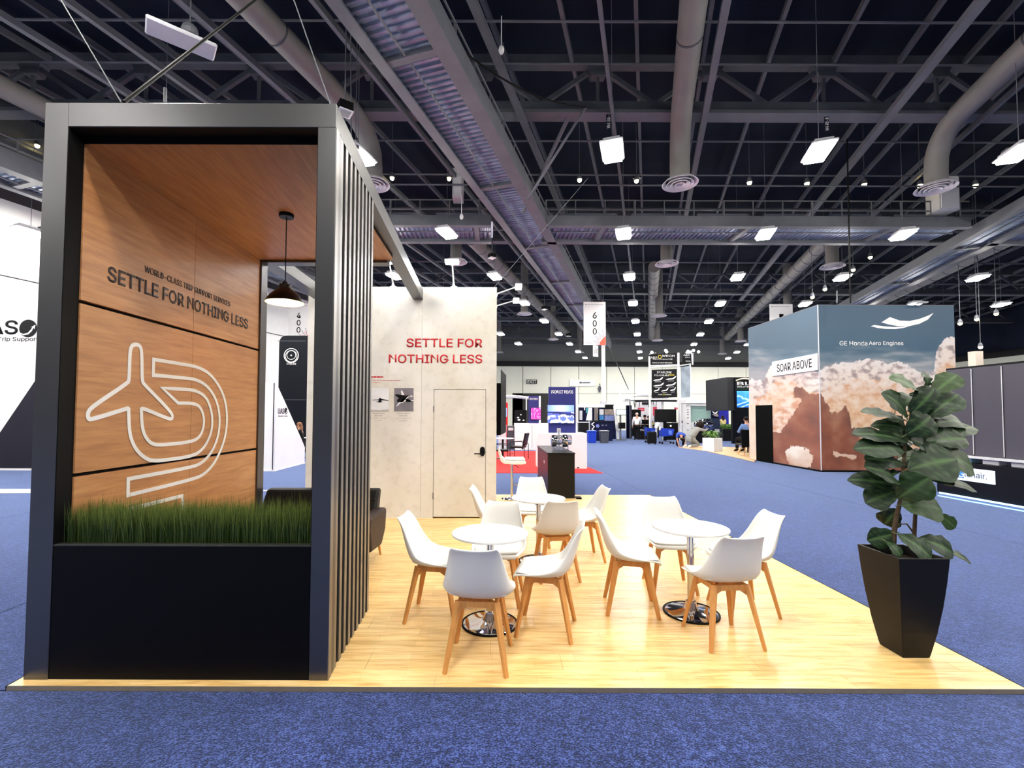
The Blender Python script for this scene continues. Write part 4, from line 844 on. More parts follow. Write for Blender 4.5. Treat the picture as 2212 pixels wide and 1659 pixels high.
def cloudcol(cx, cy):
    n1 = fbm(cx/150, cy/150, 1, 5); n2 = fbm(cx/45, cy/45, 3, 4); n3 = fbm(cx/300, cy/60, 7, 3)
    sky = mix((52, 80, 104), (58, 88, 110), cy/400) if cy < 450 else mix((58, 88, 110), (150, 152, 158), (cy-450)/250+n3*.4)
    top = interp(TOPC, cx)+n1*45+n2*22
    if cy < top: return mix(sky, (170, 168, 172), .35*max(0, n3*2-.3)) if cy > 480 else sky
    d = (cy-top)/300
    cl = mix((240, 232, 232), (236, 208, 188), d); cl = mix(cl, (236, 196, 158), (d-.8)*1.2)
    sh = fbm(cx/70+9, cy/55, 5, 6)*1.25; cl = mix(cl, (168, 150, 150) if d < .6 else (222, 170, 135), max(0, sh)*1.5)
    cl = mix(cl, (250, 242, 236), max(0, -sh)*.6)
    ed = interp(EDGE, cx)+n1*60+n2*25
    if cy > ed:
        t = (cy-ed)/260; br = mix((150, 98, 78), (148, 84, 60), t); br = mix(br, (196, 138, 108), max(0, n1)*.6); br = mix(br, (108, 66, 58), max(0, -n1)*.7)
        cl = mix(cl, br, (cy-ed)/12)
    if 420 < cx < 640 and cy > 1395-n2*30:      # small lit cumulus low on the left face
        q = ((cx-530)/105)**2+((cy-1500)/110)**2
        if q+n2*.4 < 1: cl = mix((250, 240, 230), (210, 160, 130), max(0, (cy-1440)/160+n1*.5))
    if 560 > cx > 260 and 940 < cy < 1290:
        q = ((cx-(500-(cy-950)*.55))/75)**2
        if q+n2*.5 < .9: cl = mix((246, 226, 212), (216, 160, 128), .4+sh)
    if 800 < cx < 1010 and abs(cy-(1440+(cx-800)*.14)) < 16+n2*20: cl = (240, 205, 180)
    return tuple(v*.9 for v in cl)
grid_print('cloud_mural', lambda u, v: Vector((GX+.012+(GXR-GX-.024)*u, GY, GZ+.06+(GT-GZ-.07)*v)), 190, 230, lambda u, v: cloudcol(692+1252*u, 75+1510*(1-v)), printm, gb, 'front mural of sunset clouds')
grid_print('cloud_mural', lambda u, v: Vector((GX, GY+.012+(GYB-GY-.02)*(1-u), GZ+.06+(GT-GZ-.07)*v)), 110, 200, lambda u, v: cloudcol(82+608*u, 75+190*(1-u)*(1-0)+(1510-190*(1-u))*(1-v)), printm, gb, 'side mural of cumulus clouds')
for z, ang in ((0, 0),):
    MB().box((GX-.004, GY-.006, GZ+.05), (GX+.016, GY+.014, GT)).build('corner_trim', paleg, gb); MB().box((GX, GY-.003, GT-.012), (GXR, GYB, GT+.008)).build('top_trim', steel, gb)
dk = mat('dark_doorway', (5, 6, 5), .8, spec=.05, noise_s=2, noise_a=.1)
MB().box((GX-.02, 16.0, GZ+.03), (GX-.003, 17.0, 2.0)).build('doorway', dk, gb); MB().box((GX-.02, 17.0, GZ+.03), (GX-.004, 17.44, 2.05)).build('door_panel', mat('peach_panel', (226, 200, 180), .6, noise_s=3, noise_a=.08), gb)
MB().box((GX-.05, 13.69, 2.98), (GX-.012, 15.9, 3.48), c=.004).build('banner_strip', white, gb)
text('SOAR ABOVE', gb, ink, (GX-.0515, 15.62, 3.09), 1.72, .27, LSIDE, .004)
def gp_(cx, cy): return Vector((GX+.012+(GXR-GX-.024)*(cx-692)/1252, GY-.004, GZ+.06+(GT-GZ-.07)*(1-(cy-75)/1510)))
a = gp_(880, 448); b = gp_(1138, 405); text('GE Honda', gb, wink, tuple(a), b.x-a.x, b.z-a.z, FRONT, .012)
a = gp_(1150, 452); b = gp_(1468, 405); text('Aero Engines', gb, wink, tuple(a), b.x-a.x, b.z-a.z, FRONT, .0)
for pl_ in ([(1350, 183), (1440, 215), (1530, 218), (1620, 200), (1700, 170), (1755, 143), (1700, 205), (1620, 245), (1520, 268), (1420, 266), (1340, 252), (1272, 232)], [(1172, 268), (1205, 257), (1290, 268), (1380, 275), (1480, 270), (1540, 262), (1480, 282), (1400, 294), (1310, 293), (1240, 285)]):
    MB().prism([(gp_(*p).x, gp_(*p).z) for p in pl_], 1, GY-.006, GY-.002).build('wing_logo', wink, gb)
def floodhead(x, y, z, lab):
    t = thing('arm_light', lab, 'lamp', (x, y, z)); MB().tube([(0, .1, 0), (0, -.1, .04)], .012, 6).build('arm', paleg, t, local=True); MB().box((-.16, -.22, .02), (.16, -.1, .05), c=.01).build('head', paleg, t, local=True); MB().box((-.15, -.21, .014), (.15, -.11, .019)).build('lens', smoke, t, local=True)
floodhead(12.6, GY+.02, GT+.01, 'small arm light on top of the cloud-printed booth')

# ---- dark booth with white light strip, far right
gl = thing('exhibition_booth', 'low dark booth with lit name plate and glowing floor strip, far right', 'booth', (11.2, 8.2, GZ))
dkp = mat('dark_blue_grey_panel', (58, 56, 70), .5, noise_s=1, noise_a=.04); blk = mat('near_black_panel', (12, 13, 22), .4, noise_s=2, noise_a=.05)
GLX = 9.75
for ya, yb in ((9.42, 9.95), (8.86, 9.41), (8.30, 8.85), (7.2, 8.29), (5.6, 7.19)): MB().box((GLX, ya, .83), (GLX+.08, yb, 2.62), c=.004).build('wall_panel', dkp, gl)
MB().box((GLX+.02, 5.6, 2.62), (GLX+2.4, 9.97, 2.66)).build('top_cap', blackmet, gl); MB().box((GLX+.08, 9.9, GZ), (GLX+2.4, 9.97, 2.62)).build('end_panel', dkp, gl)
for yy in (9.415, 8.855): MB().tube([(GLX-.012, yy, .86), (GLX-.012, yy, 2.6)], .008, 6).build('seam_cable', paleg, gl)
MB().box((GLX-.25, 5.6, GZ+.05), (GLX+.08, 9.97, .70), c=.004).build('counter', blk, gl); MB().box((GLX-.26, 5.6, .80), (GLX+.08, 9.97, .83)).build('shelf', paleg, gl)
for ya, yb in ((9.3, 9.6), (8.8, 9.1), (8.1, 8.6)): MB().box((GLX-.18, ya, .70), (GLX-.02, yb, .79), c=.01).build('display_item', mat('teal_item', (110, 150, 165), .3, noise_s=9, noise_a=.3) if ya > 9 else paleg, gl)
MB().box((GLX-.275, 5.6, GZ+.02), (GLX-.252, 9.9, GZ+.05)).build('light_strip', glow('cyan_strip', (170, 225, 255), 3.2), gl); MB().box((GLX-.5, 5.6, GZ), (GLX-.46, 9.7, GZ+.012)).build('floor_strip', glow('cyan_strip2', (150, 215, 255), 1.6), gl)
sp_ = MB().box((GLX-.262, 8.80, .34), (GLX-.251, 9.62, .60), c=.004).build('name_plate', glow('lit_white', (232, 244, 255), .35), gl)
MB().box((GLX-.2645, 9.38, .385), (GLX-.2622, 9.60, .57)).build('plate_mark', mat('sky_blue_ink', (60, 140, 215), .5, noise_s=3, noise_a=.03), gl)
text('G', gl, wink, (GLX-.266, 9.50, .40), .13, .15, LSIDE, .0); text('lenair.', gl, mat('grey_ink', (64, 66, 96), .5, noise_s=3, noise_a=.03), (GLX-.264, 9.36, .42), .42, .12, LSIDE, .0)
MB().box((25.3, 24.2, GZ), (25.7, 24.6, 5.05)).build('column', mat('beige_column', (214, 200, 186), .6, noise_s=2, noise_a=.05), None); o = D.objects['column']; props(o, 'white square column rising behind the dark booth at far right', 'column')

# ---- UAS booth at left
ub = thing('exhibition_booth', 'white booth with black triangles and round arrow logo at far left', 'booth', (-10, 14, GZ)); UY = 13.45
MB().box((-15.3, UY, GZ+.02), (-11.2, UY+.1, 5.42), c=.01).build('wall_panel', white, ub)
MB().box((-11.19, UY, GZ+.02), (-6.36, UY+.1, 2.54), c=.01).build('wall_panel', white, ub)
MB().prism([(-15.28, GZ+.06), (-15.28, -.02), (-14.30, 1.05), (-13.30, 2.62), (-12.0, 4.4), (-11.9, GZ+.06)], 1, UY-.012, UY-.002).build('black_triangle', mat('graphite_panel', (36, 35, 46), .5, noise_s=1, noise_a=.05), ub)
MB().box((-15.3, UY-.03, GZ), (-6.3, UY+.12, GZ+.035)).build('base_trim', white, ub)
MB().prism([(13.45, GZ+.02), (13.45, 2.54), (13.50, 2.50), (14.05, 2.0), (15.35, .77), (15.6, .5), (15.6, GZ+.02)], 0, -6.40, -6.33).build('side_wall', mat('cool_white_panel', (222, 222, 234), .6, noise_s=2, noise_a=.02), ub)
MB().box((-6.42, 13.45, GZ), (-6.31, 15.6, GZ+.04)).build('base_trim', white, ub)
for s, cx_, cz, r, P in ((0, -13.60, 4.10, .26, 'F'), (1, 14.12, 1.72, .10, 'S')):
    def pt(a, b):     # a to the right, b up, in the plane of the wall
        return Vector((cx_+a, UY-.003, cz+b)) if P == 'F' else Vector((-6.327, cx_+a, cz+b))
    d0 = Vector((0, -.006, 0)) if P == 'F' else Vector((.006, 0, 0))
    poly = [pt(r*math.cos(2*PI*i/28), r*math.sin(2*PI*i/28)) for i in range(28)]; mb = MB(); mb.add(poly+[p+d0 for p in poly], [tuple(range(28)), tuple(range(28, 56))]+[(i, (i+1) % 28, 28+(i+1) % 28, 28+i) for i in range(28)]); mb.build('logo_disc', ink, ub)
    sw = [(-.95, -.45), (-.5, -.62), (0, -.5), (.35, -.1), (.5, .18), (.28, .12), (.82, .42), (.75, -.1), (.62, .08), (.45, -.3), (.05, -.68), (-.5, -.78)]
    poly = [pt(a*r, b*r)+d0*1.2 for a, b in sw]; n = len(poly); MB().add(poly+[p+d0*.5 for p in poly], [tuple(range(n)), tuple(range(n, 2*n))]+[(i, (i+1) % n, n+(i+1) % n, n+i) for i in range(n)]).build('logo_arrow', wink, ub)
text('UAS', ub, ink, (-13.90, UY-.004, 3.92), 1.35, .42, FRONT, .012, 'RIGHT'); text('International Trip Support', ub, ink, (-13.30, UY-.004, 3.70), 2.45, .15, FRONT, .0, 'RIGHT')
text('UAS', ub, ink, (-6.325, 13.60, 1.63), .40, .17, SIDE, .012); text('International Trip Support', ub, ink, (-6.325, 13.62, 1.54), .62, .045, SIDE, .0)
# black Starlink kiosk, seen through the tower
k_ = thing('kiosk', 'tall black kiosk with concentric ring logo seen through the black tower', 'kiosk', (-8.2, 20, GZ)); KY = 20.0; a, b = pb(599, 725, 690, 950, KY, 1.2)
pl_ = [(a[0], GZ), (b[0], GZ), (b[0], b[2]), (a[0]+.32, b[2])]+[(a[0]+.3*(1-math.sin(t)), b[2]-.3*(1-math.cos(t))) for t in (R(20), R(45), R(70), R(90))]
MB().prism(pl_, 1, KY, KY+1.2).build('body', mat('blue_black_kiosk', (12, 16, 26), .4, noise_s=1, noise_a=.05), k_)
c_ = at(629, 768, Y=KY-.01)
for rr, dz, wd in ((.31, .0, .03), (.25, -.03, .025), (.19, .02, .02)): strokes([[(c_.x+rr*math.cos(2*PI*i/30), c_.z+dz+rr*math.sin(2*PI*i/30)) for i in range(30)]], lambda x, z: Vector((x, KY-.002, z)), (0, -1, 0), wd, .004).build('ring_logo', wink, k_)
MB().ball((c_.x, KY-.01, c_.z+.01), .035, 6).build('ring_dot', wink, k_); ptext('STARLINK', k_, wink, 619, 784, 640, 788, KY-.004)
pbox('seam_line', 600, 863, 660, 864, KY-.004, .003, greypl, k_); pbox('seam_line', 600, 736, 660, 737, KY-.004, .003, greypl, k_)

# ---- aisle signs
def sign(num, x0, y0, x1, y1, Y, lab, full=True, small=None):
    a, b = pb(x0, y0, x1, y1, Y, .03); t = thing('aisle_sign', lab, 'sign', ((a[0]+b[0])/2, Y, a[2]), group='hanging aisle signs')
    MB().box(a, b).build('board', white, t); w_, h_ = b[0]-a[0], b[2]-a[2]
    def q(u, v): return (a[0]+u*w_, Y-.004, a[2]+v*h_)
    MB().box((q(.08, 0)[0], Y-.006, q(0, .925)[2]), (q(.12, 0)[0], Y-.003, q(0, .945)[2])).build('emblem', greypl, t); MB().box((q(.15, 0)[0], Y-.005, q(0, .93)[2]), (q(.9, 0)[0], Y-.003, q(0, .938)[2])).build('small_print', mat('pale_grey_ink', (150, 150, 158), .5, noise_s=3, noise_a=.03), t)
    if full:
        for i, c in enumerate(num): text(c, t, ink, q(.41, .61-.185*i), w_*.19, h_*.145, FRONT, .012)
        poly = [(.70, .0), (.995, .0), (.995, .2), (.9, .17), (.82, .12), (.74, .07)]; MB().prism([(q(u, v)[0], q(u, v)[2]) for u, v in poly], 1, Y-.007, Y-.003).build('orange_corner', mat('orange_red_ink', (240, 84, 62), .5, noise_s=3, noise_a=.03), t)
        for k in range(9):
            an = R(10*k+5); cx, cz = q(1, 0)[0], q(0, 0)[2]; r0, r1 = .30*w_+.02, (.48+.12*(k % 2))*w_
            MB().bar((cx-r0*math.cos(an), Y-.006, cz+r0*math.sin(an)*1.2), (cx-r1*math.cos(an), Y-.006, cz+r1*math.sin(an)*1.2), .022, .004, up=(0, 1, 0)).build('sunburst_ray', mat('slate_ink', (70, 90, 130), .5, noise_s=3, noise_a=.03) if k % 2 else mat('pink_ink', (226, 90, 120), .5, noise_s=3, noise_a=.03), t)
        MB().box((q(.08, 0)[0], Y-.005, q(0, .04)[2]), (q(.4, 0)[0], Y-.003, q(0, .047)[2])).build('small_print', greypl, t)
    for u in (.1, .9): MB().tube([(q(u, 1)[0], Y, b[2]), (q(u, 1)[0], Y, 9.5)], .008, 5).build('hanger', steel, t)
    if small:
        sx0, sy0, sx1, sy1 = small; p0 = at(sx0, sy0, Y=Y); p1 = at(sx1, sy1, Y=Y); dx = p1.x-p0.x; mb = MB()
        s_ = thing('small_aisle_sign', f'small angled {num} sign hanging under the big aisle sign '+('beside the slim column' if num == '600' else 'seen through the black tower'), 'sign', (p0.x, Y, p1.z)); Rm = Matrix.Rotation(R(35), 3, 'Z' )
        MB().box((0, -.01, 0), (dx/.82, .01, p0.z-p1.z), M=Rm).build('board', white, s_, local=True)
        o_ = text(num, None, ink, (0, 0, 0), dx/.82*.7, (p0.z-p1.z)*.42, FRONT, .0); o_.parent = s_; 
        for v in o_.data.vertices: v.co = Rm @ (v.co+Vector((dx/.82*.15, -.012, (p0.z-p1.z)*.28)))
        MB().tube([(.3, .2, p0.z-p1.z-.02), (.3, .2, p0.z-p1.z+.15)], .006, 5).build('hanger', steel, s_, local=True)
sign('600', 1261, 652, 1308, 745, 24, 'white hanging aisle sign reading 600 above mid hall', True, (1281, 745, 1294, 770))
sign('400', 622, 655, 668, 739, 24, 'white hanging aisle sign reading 400 seen through the black tower', True, (635, 742, 656, 764))
sign('700', 1664, 657, 1712, 745, 26, 'white hanging aisle sign cut off by the cloud-printed booth', True)
c = thing('hall_column', 'slim white column standing under the 600 sign', 'column', (at(1304, 900, Y=36).x, 36, GZ)); MB().tube([(0, 0, 0), (0, 0, 7.2)], .14, 14).build('lower_shaft', white, c, local=True, smooth=True); MB().tube([(0, 0, 0), (0, 0, 2.7)], .26, 14).build('column_casing', paleg, c, local=True, smooth=True)
pbox('alarm_panel', 1305, 846, 1309, 853, 35.7, .03, white, c)
for i in range(6): MB().bar((.4+.22*i, .1, 7.2-.5*i), (.9+.22*i, .1, 6.1-.5*i), .05, .05).build('brace', steel, c, local=True)

# ---- far wall fittings
t = pthing('exit_sign', 'white EXIT sign with black letters on the far wall', 'sign', 1148, 825, 49.9); pbox('board', 1138, 820, 1160, 829, 49.85, .1, mat('exit_green_black', (50, 56, 46), .5, noise_s=3, noise_a=.05), t); ptext('EXIT', t, wink, 1139.5, 821, 1158.5, 828, 49.8)
t = pthing('restroom_sign', 'grey standing-figure restroom sign on the far wall by the column', 'sign', 1295, 838, 49.9)
def pf_(pts, name, m, Y): MB().prism([(at(x, y, Y=Y).x, at(x, y, Y=Y).z) for x, y in pts], 1, Y, Y+.05).build(name, m, t)
pf_([(1294, 833), (1297, 833), (1299, 840), (1298, 840), (1297, 836), (1299, 842), (1297.5, 842), (1297.5, 848), (1296, 848), (1295.5, 843), (1295, 848), (1293.5, 848), (1293.5, 842), (1292, 842), (1294, 836), (1292, 840), (1291, 840)], 'figure', greypl, 49.85); pf_([(1295.5+1.4*math.cos(PI*i/6), 830+1.4*math.sin(PI*i/6)) for i in range(12)], 'figure_head', greypl, 49.85)
t = pthing('wall_banner', 'faint white banner with small emblem on the far wall', 'banner', 1260, 828, 49.9); pbox('cloth', 1230, 820, 1286, 834, 49.86, .04, white, t); pbox('emblem', 1252, 825, 1257, 828, 49.8, .03, greypl, t); pbox('small_print', 1258, 825.5, 1275, 827.5, 49.8, .03, greypl, t)

# ---- red-carpet booth with product demo stands
rc = solo(MB().prism([(-3.0, 13.2), (3.12, 13.2), (2.95, 15.2), (2.9, 21), (-3, 21)], 2, GZ, GZ+.012), 'red_carpet', redcarpet, 'bright red carpet square under the product demo stands', 'carpet')
def demo(x0, y0, x1, y1, Y, cab, scr, pal, lab, twoname='PRODUCT DEMOS'):
    t = pthing('demo_stand', lab, 'stand', (x0+x1)/2, 1000, Y, 'product demo stands'); pbox('back_panel', x0, y0, x1, y1, Y, .05, navy, t); pbox('frame_edge', x1, y0, x1+3.5*14.5/Y, cab[3], Y-.01, .1, white, t)
    ptext(twoname, t, wink, x0+(x1-x0)*.10, y0+(y1-y0)*.07, x0+(x1-x0)*.9, y0+(y1-y0)*.14, Y-.006)
    pbox('cabinet', *cab, Y-.3, .9, white, t, c=.01, ground=True)
    w_ = cab[2]-cab[0]
    for i in (1,): pbox('cabinet_seam', cab[0]+w_*.5, cab[1]+4, cab[0]+w_*.5+.6, cab[3]-3, Y-.306, .004, greypl, t)
    for i in (.2, .8): pbox('hinge_foot', cab[0]+w_*i, cab[3]-2, cab[0]+w_*i+4, cab[3], Y-.33, .03, blackrub, t)
    tvt = pthing('television', f'wall television on the {"larger" if Y < 18 else "smaller"} product demo stand', 'television', (scr[0]+scr[2])/2, 1000, Y-.1); tvt.location.z = at(scr[0], scr[3], Y=Y-.1).z; ORG[tvt.name] = tvt.location.copy()
    pbox('casing', scr[0]-.7, scr[1]-.7, scr[2]+.7, scr[3]+.7, Y-.08, .075, blackmet, tvt); A, B_ = pb(*scr, Y-.085, 0)
    grid_print('screen', lambda u, v: Vector((A[0]+(B_[0]-A[0])*u, Y-.0855, A[2]+(B_[2]-A[2])*v)), 40, 26, pal, screenm, tvt)
def pal1(u, v):
    n = fbm(u*6, v*6, 2); 
    if v > .62: return mix((190, 205, 250), (110, 140, 225), abs(u-.5)*2)
    if abs(v-.55+.15*(u-.5)) < .06: return (36, 40, 90)
    if v < .4+.2*u and n > .05: return (225, 228, 240)
    return mix((92, 110, 190), (60, 70, 150), n+.5)
def pal2(u, v): n = fbm(u*7, v*7, 5); return mix((150, 40, 130), (225, 150, 215), max(0, n)*2)
demo(1185, 836, 1244, 937, 14.55, (1163, 936, 1268, 1011), (1183, 875, 1240, 914), pal1, 'navy product demo stand with white cabinets on the red carpet')
demo(1142, 855, 1164, 921, 22, (1112, 915, 1186, 970), (1147, 881, 1168, 906), pal2, 'farther small navy product demo stand by the black office chair')
t = pthing('red_display_panel', 'red display panel with blue screen at the edge of the red carpet', 'panel', 1090, 900, 24); pbox('panel', 1084, 870, 1097, 916, 24, .1, redcarpet, t, ground=True); pbox('screen', 1086, 881, 1095, 900, 23.98, .02, glow('blue_screen', (110, 150, 235), 1.0), t)
t = pthing('television', 'black television on the white cabinets left of the small demo stand', 'television', 1125, 900, 23); pbox('casing', 1112, 886, 1138, 915, 23, .1, blackmet, t); pbox('stand', 1122, 915, 1128, 922, 23, .1, blackmet, t, ground=True)
for (x, y, r) in ((1119, 902, 1.6), (1125, 896, 1.2), (1121, 907, 2), (1131, 908, 1.4)): q = at(x, y, Y=22.97); MB().ball(q, r*.023, 5, (1.6, .2, 1)).build('screen_picture', wink, t)
t = pthing('arched_canopy', 'white curved canopy arch over the left of the red carpet', 'canopy', 1128, 860, 25)
for dy, m in ((0, white), (3, paleg)): MB().tube([at(1088+i*8, 857+dy-(1.6*math.sin(i/10*PI*2)), Y=25+dy*.1) for i in range(11)], .05, 8).build('arch_tube', m, t)
for px in (1091, 1137, 1167): MB().tube([at(px, 857, Y=25), Vector((at(px, 857, Y=25).x, 25, GZ))], .03, 8).build('post', white, t)
t = pthing('cabinet_row', 'pale grey storage boxes behind the round side table', 'cabinet', 1100, 930, 22); pbox('box', 1077, 917, 1094, 945, 22, .8, paleg, t, .02, ground=True); pbox('box', 1096, 920, 1111, 940, 22.2, .7, greypl, t, .02, ground=True); pbox('drawer_front', 1098, 924, 1109, 930, 22.1, .08, paleg, t)
def office_chair(px, py, Y, rz, lab, s=1):
    t = pthing('visitor_chair', lab, 'chair', px, py, Y, 'black visitor chairs'); t.rotation_euler.z = rz; t.location.z += .013
    MB().box((-.25, -.25, .42), (.25, .25, .48), c=.03).build('seat', blackfab, t, local=True); MB().prism([(-.26, .50), (-.20, .48), (-.30, .98), (-.36, .96)], 0, -.24, .24).build('backrest', blackfab, t, local=True, bev=.02)
    for sx in (-.27, .27):
        MB().tube([(sx, .24, 0), (sx, .24, .64), (sx, -.2, .66), (sx, -.3, .55), (sx, -.3, 0)], .014, 8).build('side_frame', blackmet, t, local=True)
    MB().tube([(-.27, .24, .2), (.27, .24, .2)], .012, 6).build('stretcher', blackmet, t, local=True); return t
office_chair(1120, 1000, 17.2, R(70), 'black visitor chair with arms on the red carpet left of the demo cabinets'); office_chair(1084, 1000, 15.6, R(-100), 'black visitor chair half hidden by the concrete-look wall edge')
t = pthing('side_table', 'black round-topped side table behind the white bar stool', 'table', 1086, 1000, 17.4); MB().lathe([(0, .74), (.42, .74), (.42, .765), (0, .765)], 28).build('tabletop', paleg, t, local=True, smooth=True); MB().tube([(0, 0, 0), (0, 0, .74)], .04, 10).build('leg', blackmet, t, local=True); MB().lathe([(.28, 0), (.28, .02), (.04, .04)], 24).build('base', blackmet, t, local=True); t.location.z += .013

# ---- bins
for px0, px1, m, lab in ((1271, 1289, bluepl, 'blue recycling bin on the blue aisle carpet'), (1298, 1316, greypl, 'dark grey rubbish bin beside the blue recycling bin')):
    a, b = pb(px0, 932, px1, 957, 27.2, .5); t = thing('waste_bin', lab, 'bin', ((a[0]+b[0])/2, 27.45, GZ)); w_ = (b[0]-a[0])/2
    def R4(w, h, z): return [Vector((sx*w, sy*h, z)) for sx, sy in ((-1, -1), (1, -1), (1, 1), (-1, 1))]
    MB().add(R4(w_*.86, .2, 0)+R4(w_, .25, .66), [(3, 2, 1, 0)]+[(k, (k+1) % 4, 4+(k+1) % 4, 4+k) for k in range(4)]+[(4, 5, 6, 7)]).build('body', m, t, local=True, bev=.02)
    MB().box((-w_*1.08, -.28, .65), (w_*1.08, .28, .72), c=.02).build('rim', m, t, local=True)
    MB().box((-w_*.9, -.24, .705), (w_*.9, .24, .73)).build('liner', white if m is greypl else mat('pale_blue_liner', (150, 180, 220), .5, noise_s=9, noise_a=.1), t, local=True)

# ---- booths in the middle distance
t = pthing('exhibition_booth', 'navy booth with posters and lightning counter behind the bins', 'booth', 1290, 930, 31)
pbox('backdrop', 1250, 876, 1330, 936, 32, .1, darknavy, t, ground=True); pbox('header_strip', 1250, 873, 1331, 880, 31.9, .1, white, t)
for r_, m in (((1252, 887, 1258, 907), paleg), ((1262, 880, 1264, 886), white), ((1295, 884, 1304, 896), paleg), ((1306, 884, 1326, 896), mat('tan_poster', (150, 136, 130), .5, noise_s=2, noise_a=.5)), ((1295, 897, 1304, 907), mat('sky_poster', (60, 140, 215), .5, noise_s=2, noise_a=.3)), ((1306, 897, 1326, 909), mat('steel_blue_poster', (110, 124, 180), .5, noise_s=2, noise_a=.4)), ((1284, 880, 1292, 908), mat('grey_brown_poster', (110, 104, 100), .5, noise_s=2, noise_a=.5)), ((1307, 874, 1326, 883), blackmet)): pbox('poster', *r_, 31.85, .03, m, t)
t = pthing('slanted_banner', 'white slanted banner with teal corner in the navy booth', 'banner', 1273, 900, 30.8); MB().prism([(at(x, y, Y=30.8).x, at(x, y, Y=30.8).z) for x, y in ((1272, 881), (1279, 881), (1279, 908), (1266, 908))], 1, 30.8, 30.86).build('sheet', white, t); MB().prism([(at(x, y, Y=30.8).x, at(x, y, Y=30.8).z) for x, y in ((1266, 881), (1271.5, 881), (1268, 892), (1266, 892))], 1, 30.8, 30.86).build('teal_sheet', mat('teal_print', (60, 150, 160), .5, noise_s=2, noise_a=.1), t); pbox('stand', 1272, 908, 1274, 930, 30.85, .03, paleg, t, ground=True)
t = pthing('booth_counter', 'navy counter with round emblem and white zigzag behind the bins', 'counter', 1300, 930, 29.5); pbox('body', 1279, 911, 1323, 934, 29.5, .6, darknavy, t, ground=True); pbox('top', 1278, 909.5, 1324, 911, 29.45, .7, black, t)
c_ = at(1291, 920, Y=29.48); MB().lathe([(0, -.01), (.11, -.01), (.11, .01), (0, .01)], 20, c=c_, M=Matrix.Rotation(PI/2, 3, 'X')).build('round_emblem', mat('lilac_emblem', (130, 135, 205), .5, noise_s=3, noise_a=.1), t); pbox('small_print', 1300, 918, 1304, 919, 29.48, .02, paleg, t); pbox('small_print', 1308, 918, 1311, 919, 29.48, .02, paleg, t)
strokes([[(at(x, y, Y=29.4).x, at(x, y, Y=29.4).z) for x, y in ((1284, 912), (1278, 916.5), (1284, 921.5), (1279, 927), (1284, 931))]], lambda x, z: Vector((x, 29.42, z)), (0, -1, 0), .05, .02, False).build('zigzag', wink, t)
t = pthing('booth_counter', 'small black counter with white top left of the lightning counter', 'counter', 1262, 930, 29.3); pbox('body', 1251, 913, 1272, 929, 29.3, .5, black, t, ground=True); pbox('top', 1250, 911.5, 1273, 913, 29.25, .6, white, t)
t = pthing('leaning_panel', 'white leaning display panel between the navy booth and the monitor', 'panel', 1333, 930, 30.5); MB().prism([(at(x, y, Y=30.5).x, max(GZ, at(x, y, Y=30.5).z)) for x, y in ((1325, 876), (1331, 876), (1338, 949.5), (1333, 949.5))], 1, 30.5, 30.56).build('panel', white, t)
t = pthing('monitor_stand', 'bright monitor on a tall pole stand in front of the navy drape', 'monitor', 1342, 930, 30); pbox('casing', 1331, 884, 1353, 897, 30, .05, blackmet, t); pbox('screen', 1332, 885, 1352, 895.5, 29.98, .02, glow('pale_screen', (205, 235, 245), 1.0), t); pbox('pole', 1338, 843, 1341, 884, 30.1, .08, white, t); pbox('pole', 1339, 897, 1342, 938, 30.1, .08, steel, t, ground=True); pbox('shelf', 1338, 913, 1351, 926, 30.05, .3, blackmet, t); MB().box((at(1336, 940, Y=30).x, 30, GZ), (at(1353, 940, Y=30).x, 30.5, GZ+.06)).build('foot', steel, t); pbox('header_bar', 1346, 841, 1359, 842.5, 30.1, .04, paleg, t)
def drape(x0, y0, x1, y1, Y, m, lab):
    a, b = pb(x0, y0, x1, y1, Y, 0); n = max(8, int((b[0]-a[0])/.12)); vs = []; fs = []
    for i in range(n+1):
        x = a[0]+(b[0]-a[0])*i/n; yy = Y+.06*math.sin(i*2.1); vs += [(x, yy, GZ), (x, yy, b[2])]
    for i in range(n): fs.append((2*i, 2*i+2, 2*i+3, 2*i+1))
    t = pthing('drape', lab, 'curtain', (x0+x1)/2, 900, Y); MB().add(vs, fs).build('cloth', m, t, smooth=True); MB().tube([(a[0], Y, b[2]), (b[0], Y, b[2])], .03, 8).build('rail', steel, t)
    for x in (a[0], b[0]): MB().tube([(x, Y, GZ), (x, Y, b[2])], .025, 8).build('upright', steel, t)
drape(1353, 876, 1364, 936, 32.5, darknavy, 'navy drape beside the man in the white shirt'); drape(1536, 878, 1573, 935, 36, mat('royal_blue_drape', (28, 32, 150), .8, noise_s=3, noise_a=.2), 'royal blue drape behind the woman by the dark kiosk'); drape(1365, 885, 1384, 940, 36, blackfab, 'black drape behind the man in the white shirt')
t = pthing('oval_sign', 'white oval sign with black lettering held above the canopy', 'sign', 1358, 862, 32); MB().prism([(at(x, y, Y=32).x, at(x, y, Y=32).z) for x, y in ((1345, 867), (1352, 860), (1362, 857), (1369, 860), (1367, 865), (1358, 868))], 1, 32, 32.06).build('board', white, t, bev=.03); ptext('& Cessna', t, ink, 1350, 861.5, 1366, 865.5, 31.99); pbox('support', 1360.5, 867, 1362, 936, 32.1, .05, steel, t, ground=True)
t = pthing('canopy', 'wide white canopy with black edge on slender struts', 'canopy', 1420, 862, 31)
for i, (x0, x1, yy, m) in enumerate(((1366, 1410, 856, white), (1408, 1445, 859, white), (1372, 1478, 866, blackmet))): MB().tube([at(x0+(x1-x0)*k/8, yy-3*math.sin(PI*k/8)*(1 if i < 2 else .3), Y=31+.1*i) for k in range(9)], [.08]*9 if i == 2 else [.03, .08, .11, .12, .13, .12, .11, .08, .03], 8).build('canopy_tube', m, t)
